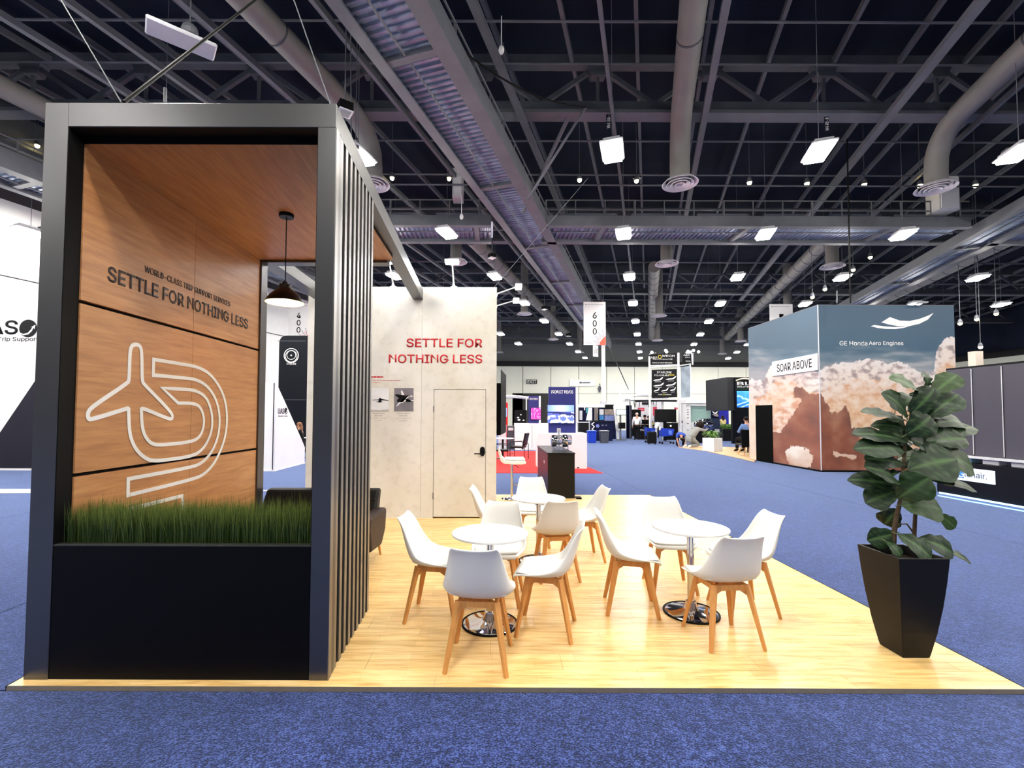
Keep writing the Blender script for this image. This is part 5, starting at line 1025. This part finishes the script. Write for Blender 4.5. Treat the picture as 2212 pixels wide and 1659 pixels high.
pbox('canopy_deck', 1370, 861, 1478, 864, 31, 2.5, white, t)
for px in (1369, 1374, 1382, 1399, 1411, 1418): MB().bar(at(px, 867, Y=31), at(px+(2 if px % 2 else -1.5), 880, Y=31), .03, .03).build('v_strut', blackmet, t)
for px in (1406, 1431, 1469): pbox('post', px, 866, px+3, 940, 31.2, .1, white, t, ground=True)
# tower of banners
t = pthing('banner_tower', 'white truss tower carrying black aeroplane banners and a small spot row', 'tower', 1445, 900, 30.5)
for px, y0 in ((1402, 770), (1465, 762), (1490, 787)): a, b = pb(px, y0, px+4.4 if px < 1480 else px+3.2, 940, 30.5 if px < 1480 else 32.5, .14); MB().tube([(a[0]+.07, a[1], GZ), (a[0]+.07, a[1], b[2])], .068, 12).build('upright', white, t, smooth=True)
for (x0, y0, x1, y1, Y) in ((1404, 793, 1468, 790.5, 30.4), (1404, 790, 1468, 788, 30.4), (1468, 790, 1492, 786, 31.5), (1404, 863, 1492, 861, 30.4)): MB().bar(at(x0, y0, Y=Y), at(x1, y1, Y=Y), .06, .06).build('crossbar', white, t)
ban = mat('black_banner', (20, 20, 24), .6, noise_s=2, noise_a=.05)
def qb(pts, Y, name, m, th=.04): return MB().prism([(at(x, y, Y=Y).x, at(x, y, Y=Y).z) for x, y in pts], 1, Y, Y+th).build(name, m, t)
qb([(1403, 766), (1461, 762), (1461, 788), (1404, 789)], 30.45, 'banner', ban); qb([(1474, 763), (1495, 766), (1496, 787), (1474, 787)], 31.8, 'banner', ban); qb([(1408, 799), (1462, 797), (1463, 858), (1408, 860)], 30.45, 'banner', ban); qb([(1471, 793), (1491, 790), (1491, 858), (1472, 859)], 31.9, 'banner', mat('misty_banner', (150, 162, 176), .6, noise_s=1.5, noise_a=.4)); qb([(1493, 761), (1498, 763), (1498, 788), (1495, 788)], 31.7, 'banner_edge', paleg)
ptext('AER', t, wink, 1405.5, 770, 1420, 774.5, 30.43); ptext('O', t, yink, 1421.5, 767, 1429, 774.5, 30.43, .0); ptext('MECH', t, wink, 1431, 766.5, 1457, 771, 30.43); ptext('INCORPORATED', t, wink, 1410, 775, 1453, 777, 30.43); ptext('www.aeromech.com', t, wink, 1409, 782, 1452, 785, 30.43)
ptext('AER', t, wink, 1476, 765, 1490, 769, 31.78); ptext('INCO', t, wink, 1480, 771.5, 1491, 773, 31.78); ptext('www.', t, wink, 1481, 779, 1492, 781.5, 31.78)
ptext('STARLINK', t, wink, 1419, 802, 1451, 806.5, 30.43); ptext('STCs AVAILABLE', t, wink, 1413, 809, 1445, 812.5, 30.43); ptext('NOW', t, yink, 1446, 808.5, 1457, 812, 30.43); ptext('AER', t, wink, 1421, 851, 1431, 853.5, 30.43); ptext('O', t, yink, 1432, 850, 1436, 854, 30.43, 0); ptext('MECH', t, wink, 1437, 851, 1450, 853.5, 30.43)
for (x, y, s) in ((1411, 821, 1), (1438, 819, 1.05), (1411, 833, 1.1), (1438, 832, 1.05), (1412, 844, .6), (1428, 844, .75), (1447, 843, .6)):
    qb([(x, y+1), (x+5*s, y-1.2), (x+14*s, y-2), (x+19*s, y-6), (x+21.5*s, y-6.5), (x+19.5*s, y-2.5), (x+16*s, y), (x+10*s, y+1), (x+2*s, y+1.6)], 30.435, 'jet_print', wink, .004); qb([(x+4*s, y+3.6), (x+17*s, y+3.2), (x+17*s, y+4), (x+4*s, y+4.4)], 30.435, 'small_print', paleg, .004)
for i, (x, y) in enumerate(((1408, 761), (1438, 757), (1440, 760), (1486, 759), (1498, 757), (1509, 760))): q = at(x, y, Y=30.9); MB().ball(q, .09, 6).build('spot_bulb', glow('white_spot', (250, 250, 245), 12), t)
for x0, y0, x1, y1 in ((1402, 765, 1417, 762), (1438, 757, 1440, 764), (1480, 763, 1488, 759)): MB().bar(at(x0, y0, Y=30.9), at(x1, y1, Y=30.9), .03, .03).build('spot_arm', white, t)
t = pthing('large_television', 'large black television on a black stand under the canopy', 'television', 1438, 900, 30.0); pbox('screen', 1415, 884, 1461, 912, 30, .1, black, t, .01); pbox('stand', 1434, 912, 1440, 940, 30.1, .1, blackmet, t, ground=True); pbox('speaker_bar', 1428, 909, 1440, 911, 29.95, .05, blackmet, t)
t = pthing('booth_counter', 'black counter with white O M E lettering by the man in the white shirt', 'counter', 1395, 930, 31.4); pbox('body', 1378, 920, 1412, 945, 31.4, .7, black, t, .01, ground=True); pbox('top', 1377, 917.5, 1413, 920, 31.3, .9, blackmet, t); ptext('OME', t, wink, 1383, 927, 1397, 931, 31.38, .01)
for x in (1404, 1409): pbox('flyer_stack', x, 913, x+3.5, 917.5, 31.5, .2, white if x < 1406 else yink, t)
t = pthing('booth_counter', 'long black counter with small white items right of the large television', 'counter', 1452, 930, 31.0); pbox('body', 1438, 914, 1471, 943, 31, .7, black, t, .01, ground=True)
for x in (1453, 1460): pbox('white_item', x, 911, x+4, 914, 31.1, .2, white, t)
q = at(1449, 920, Y=30.95); MB().ball(q, .045, 6).build('lit_knob', glow('white_spot', (250, 250, 245), 12), t)
def redpanel(x0, y0, x1, y1, lab): t = pthing('red_sign', lab, 'sign', x0, 900, 37); pbox('board', x0, y0, x1, y1, 37, .06, mat('crimson_panel', (200, 40, 70), .5, noise_s=3, noise_a=.2), t); pbox('post', x0+2, y1, x0+3, 935, 37, .06, steel, t, ground=True); pbox('print', x0+(x1-x0)*.3, (y0+y1)/2-1, x1-2, (y0+y1)/2, 36.97, .02, paleg, t)
redpanel(1378, 881, 1392, 888, 'crimson sign panel behind the man in the white shirt'); redpanel(1411, 879, 1419, 898, 'tall crimson panel left of the large television'); redpanel(1457, 880, 1469, 884, 'small crimson sign strip above the black counter')
t = pthing('white_cabinet', 'white tall wall panel with dark label strip in the far booths', 'panel', 1390, 890, 38); pbox('panel', 1376, 866, 1432, 940, 38, .1, paleg, t, ground=True); pbox('label_strip', 1387, 869, 1405, 874, 37.95, .04, ink, t)
# glass display case
t = pthing('display_case', 'white tower display case with glass box beside the chrome engine', 'case', 1508, 940, 29.5); pbox('side_column', 1482, 876, 1492, 948, 29.5, 1.2, white, t, ground=True); pbox('top_box', 1481, 864, 1537, 871, 29.4, 1.4, white, t); pbox('header', 1482, 872, 1537, 877, 29.5, 1.2, white, t)
pbox('glass_box', 1493, 878, 1535, 912, 29.7, .9, mat('greenish_glass', (190, 225, 220), .1, trans=.55, noise_s=2, noise_a=.05), t); pbox('case_base', 1493, 912, 1535, 948, 29.6, 1.1, white, t, ground=True)
for y in (882, 888): pbox('glass_shelf', 1495, y, 1534, y+1.4, 29.8, .6, paleg, t)
for y in (885, 890, 895, 902, 914, 928): pbox('small_print', 1484, y, 1488, y+1.2, 29.48, .02, greypl, t)
t = pthing('paper_rack', 'white floor rack with black boxes left of the glass display case', 'rack', 1476, 930, 30); pbox('rack_post', 1470, 872, 1472, 945, 30, .08, white, t, ground=True); pbox('rack_post', 1479, 880, 1480.5, 945, 30.2, .08, paleg, t, ground=True)
for y in (909, 918, 924): pbox('box', 1474.5, y, 1481, y+5, 30, .3, blackmet if y < 915 else paleg, t)
# chrome engine
t = pthing('jet_engine', 'shiny chrome jet engine on a black stand behind the crouching worker', 'engine', 1518, 940, 27.6); q = at(1520, 918, Y=27.8)
MB().lathe([(.10, -.55), (.24, -.5), (.30, -.42), (.27, -.38), (.33, -.3), (.36, -.05), (.30, 0), (.37, .06), (.37, .3), (.28, .36), (.24, .5), (.1, .56)], 24, c=q, M=Matrix.Rotation(PI/2, 3, 'Y')).build('casing', chrome, t, smooth=True)
for k in range(8): an = 2*PI*k/8; MB().tube([q+Vector((-.3+.08*k, .36*math.cos(an), .36*math.sin(an))), q+Vector((.2, .38*math.cos(an+.4), .38*math.sin(an+.4)))], .03, 6).build('pipe', chrome if k % 2 else blackmet, t)
pbox('stand', 1503, 928, 1532, 965, 27.6, .5, black, t, ground=True)
t = pthing('dark_kiosk', 'dark blue kiosk topped with a small white jet sculpture', 'kiosk', 1546, 940, 28.6); pbox('body', 1538, 904, 1555, 958, 28.6, .6, mat('slate_blue_panel', (34, 48, 78), .5, noise_s=2, noise_a=.08), t, ground=True); pbox('graphic_board', 1537, 884, 1553, 904, 28.8, .08, darknavy, t)
for (pts, m) in (([(1538, 888), (1544, 891.5), (1551, 888), (1547, 894), (1542, 894)], wink), ([(1538, 895), (1550, 894), (1552, 900), (1544, 899)], mat('brushed_print', (180, 176, 172), .4, noise_s=3, noise_a=.2))): MB().prism([(at(x, y, Y=28.78).x, at(x, y, Y=28.78).z) for x, y in pts], 1, 28.74, 28.79).build('jet_graphic', m, t)
pbox('leaflet_sign', 1545, 927, 1554, 934, 28.3, .03, white, t)
# white planter with ferns
t = pthing('fern_planter', 'white cube planter full of bright green ferns on the tan floor', 'planter', 1548, 979, 23.5); a, b = pb(1530, 946, 1566, 979, 20.9, .8); q0 = Vector(((a[0]+b[0])/2, 21.3, 0)); W2 = .36
Rm = Matrix.Rotation(R(28), 3, 'Z'); hz_ = at(1548, 947, Y=20.9).z; ORG[t.name] = Vector((q0.x, q0.y, GZ)); t.location = ORG[t.name]
MB().box((-.3, -.3, .012), (.3, .3, hz_-GZ), M=Rm, c=.01).build('pot', white, t, local=True)
rng = random.Random(5); vs = []; fs = []; tone = []
for i in range(150):
    a_ = rng.uniform(0, 2*PI); L = rng.uniform(.22, .5); up = rng.uniform(.1, .34); wd = .02; c_, s_ = math.cos(a_), math.sin(a_); t0 = rng.random()
    k = len(vs)
    for j in range(5): f = j/4; r_ = L*f; z = hz_-GZ+up*math.sin(f*PI*.75)*1.1-.04*f; w_ = wd*(1.2-f)*1.6; vs += [(r_*c_-s_*w_, r_*s_+c_*w_, z), (r_*c_+s_*w_, r_*s_-c_*w_, z)]; tone += [t0]*2
    for j in range(4): fs.append((k+2*j, k+2*j+1, k+2*j+3, k+2*j+2))
me = D.meshes.new('fern'); me.from_pydata(vs, [], fs); me.attributes.new('tone', 'FLOAT', 'POINT').data.foreach_set('value', tone); me.materials.append(fernm); o = D.objects.new('fern_fronds', me); link(o, t); o['kind'] = 'stuff'
# tan platform
tp = [at(x, y, Z=GZ+.02) for x, y in ((1466, 966), (1500, 962), (1560, 965), (1600, 966.5), (1632, 967), (1636, 990), (1629, 997), (1600, 990), (1520, 973))]
solo(MB().prism([(p.x, p.y) for p in tp], 2, GZ, GZ+.02), 'tan_platform', tanfl, 'thin tan laminate platform left of the cloud-printed booth', 'platform')
# hedge
t = pthing('hedge_planter', 'low black planter with a clipped green hedge before the dark booth', 'planter', 1585, 945, 30); pbox('trough', 1562, 927, 1604, 946, 30, .7, black, t, ground=True); a, b = pb(1563, 917, 1603, 929, 30.05, .6); vs = []; fs = []; tone = []
for i in range(1500):
    p = Vector((rng.uniform(a[0], b[0]), rng.uniform(30, 30.65), rng.uniform(a[2], b[2]))); d1 = Vector((rng.gauss(0, 1), rng.gauss(0, 1), rng.gauss(0, 1))).normalized()*.05; d2 = Vector((rng.gauss(0, 1), rng.gauss(0, 1), rng.gauss(0, 1))).normalized()*.03; k = len(vs); vs += [p-d1, p+d2, p+d1, p-d2]; fs.append((k, k+1, k+2, k+3)); tone += [rng.random()*.7]*4
off = ORG[t.name]; me = D.meshes.new('hedge'); me.from_pydata([v-off for v in vs], [], fs); me.attributes.new('tone', 'FLOAT', 'POINT').data.foreach_set('value', tone); me.materials.append(fernm); o = D.objects.new('hedge_leaves', me); link(o, t); o['kind'] = 'stuff'
# BL booth
t = pthing('exhibition_booth', 'black booth with BL sign and blue screen left of the cloud-printed booth', 'booth', 1600, 900, 24.5); pbox('upper_block', 1572, 815, 1640, 886, 24.6, 2.5, mat('dark_grey_block', (44, 46, 50), .5, noise_s=1, noise_a=.05), t); pbox('front_panel', 1588, 816, 1640, 885, 24.5, .1, blk, t); pbox('lower_wall', 1583, 886, 1640, 930, 27, .2, blk, t, ground=True)
ptext('BL', t, wink, 1592, 825, 1622, 832, 24.48, .012); ptext('SOLUTIONS', t, wink, 1592, 834, 1630, 837, 24.48, .012)
MB().tube([at(1590+4*i, 822-4.2*math.sin(PI*min(1, i/9)), Y=24.47) for i in range(10)], .035, 6).build('logo_arc', mat('cream_ink', (240, 224, 190), .5, noise_s=3, noise_a=.03), t); pbox('sign_bar', 1590, 838.5, 1636, 842, 24.47, .03, mat('dark_green_panel', (24, 46, 38), .5, noise_s=3, noise_a=.05), t)
A, B_ = pb(1592, 845, 1634, 880, 24.45, 0)
def pal3(u, v):
    n = fbm(u*3, v*3, 8)
    if abs(v-.55+.35*(u-.4)+n*.1) < .05 or abs(v-.35-.4*(u-.5)) < .035 or abs(v-.2-.5*u+.3) < .03: return (150, 205, 245)
    return mix((30, 90, 200), (70, 150, 230), v+n*.4)
grid_print('screen', lambda u, v: Vector((A[0]+(B_[0]-A[0])*u, 24.445, A[2]+(B_[2]-A[2])*v)), 40, 30, pal3, screenm, t)
# black shell chair with wooden dowel legs
t = pthing('shell_chair', 'black high-backed chair on splayed wooden legs by the cloud booth door', 'chair', 1614, 985, 19.2); MB().box((-.34, -.3, .42), (.36, .3, .50), c=.03).build('seat', blackfab, t, local=True); MB().prism([(-.38, .36), (.38, .36), (.42, 1.08), (-.42, 1.08)], 1, -.32, -.26).build('backrest', blackfab, t, local=True, bev=.03)
for sx in (-1, 1):
    for sy in (-1, 1): MB().tube([(.12*sx, .12*sy, .42), (.26*sx, .24*sy, .02)], [.016, .012], 8).build('leg', beech, t, local=True)
MB().bar((-.2, -.18, .16), (.2, .18, .3), .01, .01).build('wire_brace', blackmet, t, local=True)
t.location.z += 0
# shopping carts
def cart(px0, px1, Y, lab):
    a, b = pb(px0, 922, px1, 950, Y, .5); t = thing('shopping_cart', lab, 'cart', ((a[0]+b[0])/2, Y+.25, GZ)); w_ = (b[0]-a[0])/2; z0, z1 = .42, .92
    vs = [Vector(p) for p in ((-w_*.85, -.2, z0), (w_*.8, -.2, z0+.06), (w_*.8, .2, z0+.06), (-w_*.85, .2, z0), (-w_, -.26, z1), (w_, -.24, z1-.06), (w_, .24, z1-.06), (-w_, .26, z1))]
    MB().add(vs, [(0, 3, 2, 1), (0, 1, 5, 4), (1, 2, 6, 5), (2, 3, 7, 6), (3, 0, 4, 7)]).build('basket', bluepl, t, local=True); MB().box((w_*.1, -.27, z0+.12), (w_*.6, -.24, z1-.14)).build('label_plate', mat('light_blue_plate', (90, 130, 230), .5, noise_s=3, noise_a=.05), t, local=True)
    MB().tube([(-w_*1.15, -.24, 1.0), (-w_*1.15, .24, 1.0)], .02, 8).build('handle', blackmet, t, local=True)
    for y in (-.22, .22): MB().tube([(-w_*1.15, y, 1.0), (-w_*.8, y, .12), (w_*.9, y, .14)], .015, 6).build('frame_tube', steel, t, local=True)
    for x in (-w_*.8, w_*.85):
        for y in (-.2, .2): MB().lathe([(0, -.015), (.06, -.015), (.06, .015), (0, .015)], 12, c=(x, y, .06), M=Matrix.Rotation(PI/2, 3, 'X')).build('wheel', blackrub, t, local=True)
cart(1428, 1457, 26.5, 'blue shopping cart standing in the aisle before the black counter'); cart(1398, 1416, 27.4, 'blue shopping cart half hidden behind the black suitcase')
t = pthing('suitcase', 'black wheeled suitcase standing between the two shopping carts', 'suitcase', 1408, 958, 26.2); MB().box((-.24, -.15, .06), (.24, .15, .72), c=.04).build('body', blackrub, t, local=True); MB().tube([(-.12, .1, .7), (-.12, .1, .98), (.12, .1, .98), (.12, .1, .7)], .012, 6).build('handle', blackmet, t, local=True)
for x in (-.18, .18): MB().ball((x, -.05, .035), .035, 6).build('wheel', blackrub, t, local=True)
t = pthing('white_bag', 'crumpled white bag hung on the shopping cart handle', 'bag', 1421, 915, 26.4); q = at(1421, 917, Y=26.5); MB().ball(q, .13, 8, (1, .7, 1.1)).ball(q+Vector((-.08, 0, -.14)), .1, 8, (1, .6, 1.3)).ball(q+Vector((.1, 0, -.22)), .09, 8, (.8, .6, 1.5)).build('cloth', white, t, smooth=True); MB().tube([q, q+Vector((.02, 0, -.75))], .05, 8).build('hanging_coat', blackfab, t)
# ================================================================== PEOPLE
HAIR = mat('dark_hair', (30, 22, 18), .7, noise_s=30, noise_a=.2); HAIRB = mat('brown_hair', (120, 78, 50), .7, noise_s=30, noise_a=.2); HAIRW = mat('grey_hair', (206, 200, 196), .7, noise_s=30, noise_a=.1)
def skinmesh(name, nodes, edges, m, parent, sub=2):
    keys = list(nodes); me = D.meshes.new(name); me.from_pydata([nodes[k][0] for k in keys], [(keys.index(a), keys.index(b)) for a, b in edges], []); me.materials.append(m)
    o = D.objects.new(name, me); link(o, parent); sk_ = o.modifiers.new('skin', 'SKIN'); sk_.use_smooth_shade = True
    if not me.skin_vertices: me.skin_vertices.new()
    for i, k in enumerate(keys): r = nodes[k][1]; me.skin_vertices[0].data[i].radius = r if isinstance(r, tuple) else (r, r); me.skin_vertices[0].data[i].use_root = (i == 0)
    s = o.modifiers.new('sub', 'SUBSURF'); s.levels = sub; s.render_levels = sub; return o
def person(label, loc, rz, J, shirt, pants, hairm, hair='short', skinm=skin, sleeves='long', shoes=None, s=1.0, group=None):
    """J: joint positions in metres, local frame, facing +Y"""
    t = thing('person', label, 'person', loc, rz, group); t.scale = (s, s, s); V = {k: Vector(v) for k, v in J.items()}
    N = {'pelvis': (V['pelvis'], (.15, .11)), 'waist': (V['pelvis'].lerp(V['chest'], .45), (.13, .10)), 'chest': (V['chest'], (.165, .115)), 'neckb': (V['neck'], (.06, .06)), 'jaw': (V['neck'].lerp(V['head'], .55), (.055, .06)), 'head': (V['head'], (.078, .092)), 'crown': (V['head']+(V['head']-V['neck']).normalized()*.085, (.06, .07))}
    E_ = [('pelvis', 'waist'), ('waist', 'chest'), ('chest', 'neckb'), ('neckb', 'jaw'), ('jaw', 'head'), ('head', 'crown')]; SH, PT = {k: N[k] for k in ('pelvis', 'waist', 'chest')}, {'pelvis': N['pelvis']}
    SE = [('pelvis', 'waist'), ('waist', 'chest')]; PE = []
    for sd in 'LR':
        sh, el, wr = V['sh'+sd], V['el'+sd], V['wr'+sd]; hp, kn, an, toe = V['hp'+sd], V['kn'+sd], V['an'+sd], V['toe'+sd]
        N.update({'sh'+sd: (sh, .06), 'el'+sd: (el, .042), 'wr'+sd: (wr, .028), 'hp'+sd: (hp, .085), 'kn'+sd: (kn, .058), 'an'+sd: (an, .038), 'toe'+sd: (toe, (.035, .025))})
        hd = (wr-el).normalized(); pm = wr+hd*.075; N['pm'+sd] = (pm, (.036, .018)); E_ += [('chest', 'sh'+sd), ('sh'+sd, 'el'+sd), ('el'+sd, 'wr'+sd), ('wr'+sd, 'pm'+sd), ('pelvis', 'hp'+sd), ('hp'+sd, 'kn'+sd), ('kn'+sd, 'an'+sd), ('an'+sd, 'toe'+sd)]
        sv = hd.cross(Vector((0, 0, 1))); sv = sv.normalized() if sv.length > .1 else Vector((0, 1, 0))
        for i, (o_, L) in enumerate(((-.028, .06), (-.01, .075), (.01, .07), (.027, .055))): N[f'f{i}{sd}'] = (pm+hd*L+sv*o_*1.2-Vector((0, 0, .012)), .009); E_.append(('pm'+sd, f'f{i}{sd}'))
        N['th'+sd] = (wr+hd*.05+sv*.055, .010); E_.append(('wr'+sd, 'th'+sd))
        end = 'wr' if sleeves == 'long' else 'el'; SH['sh'+sd] = (sh, .088); SH['el'+sd] = (el if sleeves == 'long' else sh.lerp(el, .75), .058); SE += [('chest', 'sh'+sd), ('sh'+sd, 'el'+sd)]
        if sleeves == 'long': SH['wr'+sd] = (el.lerp(wr, .93), .04); SE.append(('el'+sd, 'wr'+sd))
        PT.update({'hp'+sd: (hp, .105), 'kn'+sd: (kn, .078), 'an'+sd: (kn.lerp(an, .95), .06)}); PE += [('pelvis', 'hp'+sd), ('hp'+sd, 'kn'+sd), ('kn'+sd, 'an'+sd)]
    b = skinmesh('body', N, E_, skinm, t)
    SH = {k: (v[0], (v[1][0]*1.2, v[1][1]*1.42) if isinstance(v[1], tuple) else v[1]) for k, v in SH.items()}; PT['pelvis'] = (V['pelvis'], (.17, .14))
    SH['collar'] = (V['chest'].lerp(V['neck'], .72), (.105, .09)); SE.append(('chest', 'collar'))
    skinmesh('shirt', SH, SE, shirt, t); skinmesh('trousers', PT, PE, pants, t)
    for sd in 'LR':
        a, e = V['an'+sd], V['toe'+sd]; d_ = (e-a); MB().tube([a-d_*.25, a+d_*.3, e+d_*.12], [.045, .05, .035], 10).build('shoe', shoes or blackrub, t, local=True, smooth=True)
    up = (V['head']-V['neck']).normalized(); h = V['head']; back = Vector((0, -1, 0)); back = (back-up*back.dot(up)).normalized()
    if hair == 'short': MB().ball(h+up*.035+back*.022, .1, 8, (.9, 1.02, .85)).build('hair', hairm, t, local=True, smooth=True)
    elif hair == 'afro': MB().ball(h+up*.03+back*.02, .175, 10).build('hair', hairm, t, local=True, smooth=True)
    else: MB().ball(h+up*.03+back*.03, .108, 8, (.95, 1, .9)).ball(h-up*.12+back*.07, .1, 8, (1, .6, 1.6)).build('hair', hairm, t, local=True, smooth=True)
    fw = -back; rt = up.cross(fw)
    MB().add([h+fw*.118-up*.02, h+fw*.085+rt*.014-up*.028, h+fw*.085-rt*.014-up*.028, h+fw*.085+up*.02], [(0, 1, 3), (0, 3, 2), (0, 2, 1), (1, 2, 3)]).build('nose', skinm, t, local=True)
    for k in (-1, 1): MB().ball(h+fw*.083+rt*.032*k+up*.012, .011, 5).build('eye', ink, t, local=True); MB().ball(h+rt*.088*k-up*.005, .022, 5, (.5, 1, 1.3)).build('ear', skinm, t, local=True)
    MB().box((-.02, 0, -.004), (.02, .006, .004), M=Matrix((rt, fw, up)).transposed()).build('mouth', mat('lip_tone', (150, 80, 76), .5, noise_s=3, noise_a=.03), t, local=True).location = h+fw*.084-up*.05
    return t
STAND = dict(pelvis=(0, 0, .95), chest=(0, 0, 1.32), neck=(0, .01, 1.5), head=(0, .03, 1.64), shL=(-.19, 0, 1.42), shR=(.19, 0, 1.42), elL=(-.25, .02, 1.14), elR=(.25, .05, 1.14), wrL=(-.26, .12, .90), wrR=(.24, .22, .96), hpL=(-.1, 0, .88), hpR=(.1, 0, .88), knL=(-.12, .03, .48), knR=(.12, .02, .48), anL=(-.13, 0, .09), anR=(.13, -.02, .09), toeL=(-.15, .14, .04), toeR=(.15, .12, .04))
SIT = dict(pelvis=(0, 0, .52), chest=(0, .02, .9), neck=(0, .05, 1.08), head=(0, .08, 1.22), shL=(-.19, .02, 1.0), shR=(.19, .02, 1.0), elL=(-.24, .16, .76), elR=(.24, .16, .76), wrL=(-.12, .38, .78), wrR=(.12, .38, .78), hpL=(-.1, .02, .5), hpR=(.1, .02, .5), knL=(-.13, .44, .5), knR=(.13, .44, .5), anL=(-.13, .46, .09), anR=(.13, .46, .09), toeL=(-.13, .6, .04), toeR=(.13, .6, .04))
KNEEL = dict(pelvis=(0, -.15, .42), chest=(0, .12, .78), neck=(0, .27, .92), head=(0, .38, 1.0), shL=(-.18, .17, .86), shR=(.18, .17, .86), elL=(-.25, .42, .76), elR=(.25, .42, .78), wrL=(-.15, .66, .86), wrR=(.15, .68, .86), hpL=(-.11, -.13, .4), hpR=(.11, -.13, .4), knL=(-.16, .22, .12), knR=(.16, .2, .14), anL=(-.15, -.28, .1), anR=(.15, -.3, .1), toeL=(-.15, -.4, .05), toeR=(.15, -.42, .05))
BEND = dict(pelvis=(0, -.25, .62), chest=(0, .02, .66), neck=(0, .2, .54), head=(0, .3, .44), shL=(-.18, .08, .6), shR=(.18, .08, .6), elL=(-.22, .2, .36), elR=(.22, .2, .36), wrL=(-.16, .3, .13), wrR=(.16, .3, .13), hpL=(-.11, -.25, .58), hpR=(.11, -.25, .58), knL=(-.16, .05, .36), knR=(.16, .05, .36), anL=(-.15, -.2, .09), anR=(.15, -.2, .09), toeL=(-.15, -.06, .04), toeR=(.15, -.06, .04))
def fx(px, Y): return at(px, 930, Y=Y).x
blackcl = mat('black_cloth', (18, 18, 22), .85, noise_s=20, noise_a=.1); whitecl = mat('white_shirt_cloth', (238, 238, 240), .7, noise_s=20, noise_a=.03); bluecl = mat('light_blue_cloth', (104, 134, 190), .8, noise_s=20, noise_a=.06); royal = mat('royal_blue_cloth', (24, 66, 170), .8, noise_s=20, noise_a=.06); greycl = mat('grey_cloth', (140, 142, 140), .8, noise_s=20, noise_a=.08); yelcl = mat('pale_yellow_cloth', (206, 190, 130), .8, noise_s=20, noise_a=.1)
person('standing person in white shirt and black trousers, back to us, at the black counter', (fx(1376, 30.6), 30.6, GZ), R(-12), STAND, whitecl, blackcl, HAIRW, s=1.03)
person('seated person in black polo behind the black counter with flyers', (fx(1393, 33.4), 33.4, GZ), R(165), {**SIT, 'pelvis': (0, 0, .72)} if False else SIT, blackcl, blackcl, HAIR, s=1.25)
person('seated person with cap-dark hair at the right end of the flyer counter', (fx(1402, 34), 34.0, GZ), R(150), SIT, blackcl, blackcl, HAIR, s=1.2)
person('person bending to the floor in blue shirt and black jacket beside the cart', (fx(1470, 24.6), 24.6, GZ), R(170), BEND, royal, blackcl, HAIR, sleeves='short')
person('kneeling person in grey clothes with big black hair working at the engine', (fx(1497, 23.6), 23.6, GZ+.0), R(-72), KNEEL, greycl, greycl, HAIR, 'afro', skind, shoes=white, s=1.12)
person('standing person with long dark hair in a yellow top by the dark kiosk', (fx(1563, 30.5), 30.6, GZ), R(10), {**STAND, 'elL': (-.3, .1, 1.3), 'wrL': (-.42, .22, 1.42)}, yelcl, blackcl, HAIR, 'long', sleeves='short', s=.93)
person('seated person in light blue shirt, back to us, behind the black high-backed chair', (fx(1615, 20.6), 20.6, GZ), R(5), SIT, bluecl, blackcl, HAIR, s=1.2)
person('seated person with brown hair in dark top seen through the black tower', (fx(650, 17.6), 17.6, GZ), R(100), SIT, blackcl, blackcl, HAIRB, 'long')
person('seated person with fair hair half hidden by the white slanted booth wall', (fx(618, 18.0), 18.0, GZ), R(-90), SIT, blackcl, blackcl, HAIRB)
t = thing('meeting_table', 'small white table between the two seated people seen through the tower', 'table', (fx(641, 17.8), 17.8, GZ)); MB().box((-.3, -.3, .72), (.3, .3, .75)).build('tabletop', white, t, local=True); MB().tube([(0, 0, 0), (0, 0, .72)], .04, 8).build('leg', blackmet, t, local=True); MB().box((-.08, -.08, .75), (.08, .08, .80)).build('black_box', blackmet, t, local=True)
for px, Y, lab in ((651, 17.6, 'black stool under the brown-haired person'), (618, 18.0, 'black stool under the fair-haired person'), (1393, 33.4, 'black stool behind the flyer counter, left'), (1402, 34.0, 'black stool behind the flyer counter, right'), (1615, 20.6, 'black stool behind the high-backed chair')):
    t = thing('stool', lab, 'stool', (fx(px, Y), Y, GZ)); h = .42 if Y < 20 else .52; MB().lathe([(0, h-.06), (.17, h-.06), (.18, h), (0, h)], 16).build('seat', blackfab, t, local=True); MB().tube([(0, 0, .02), (0, 0, h-.05)], .03, 8).build('post', blackmet, t, local=True); MB().lathe([(.2, 0), (.2, .02), (.03, .04)], 16).build('base', blackmet, t, local=True)
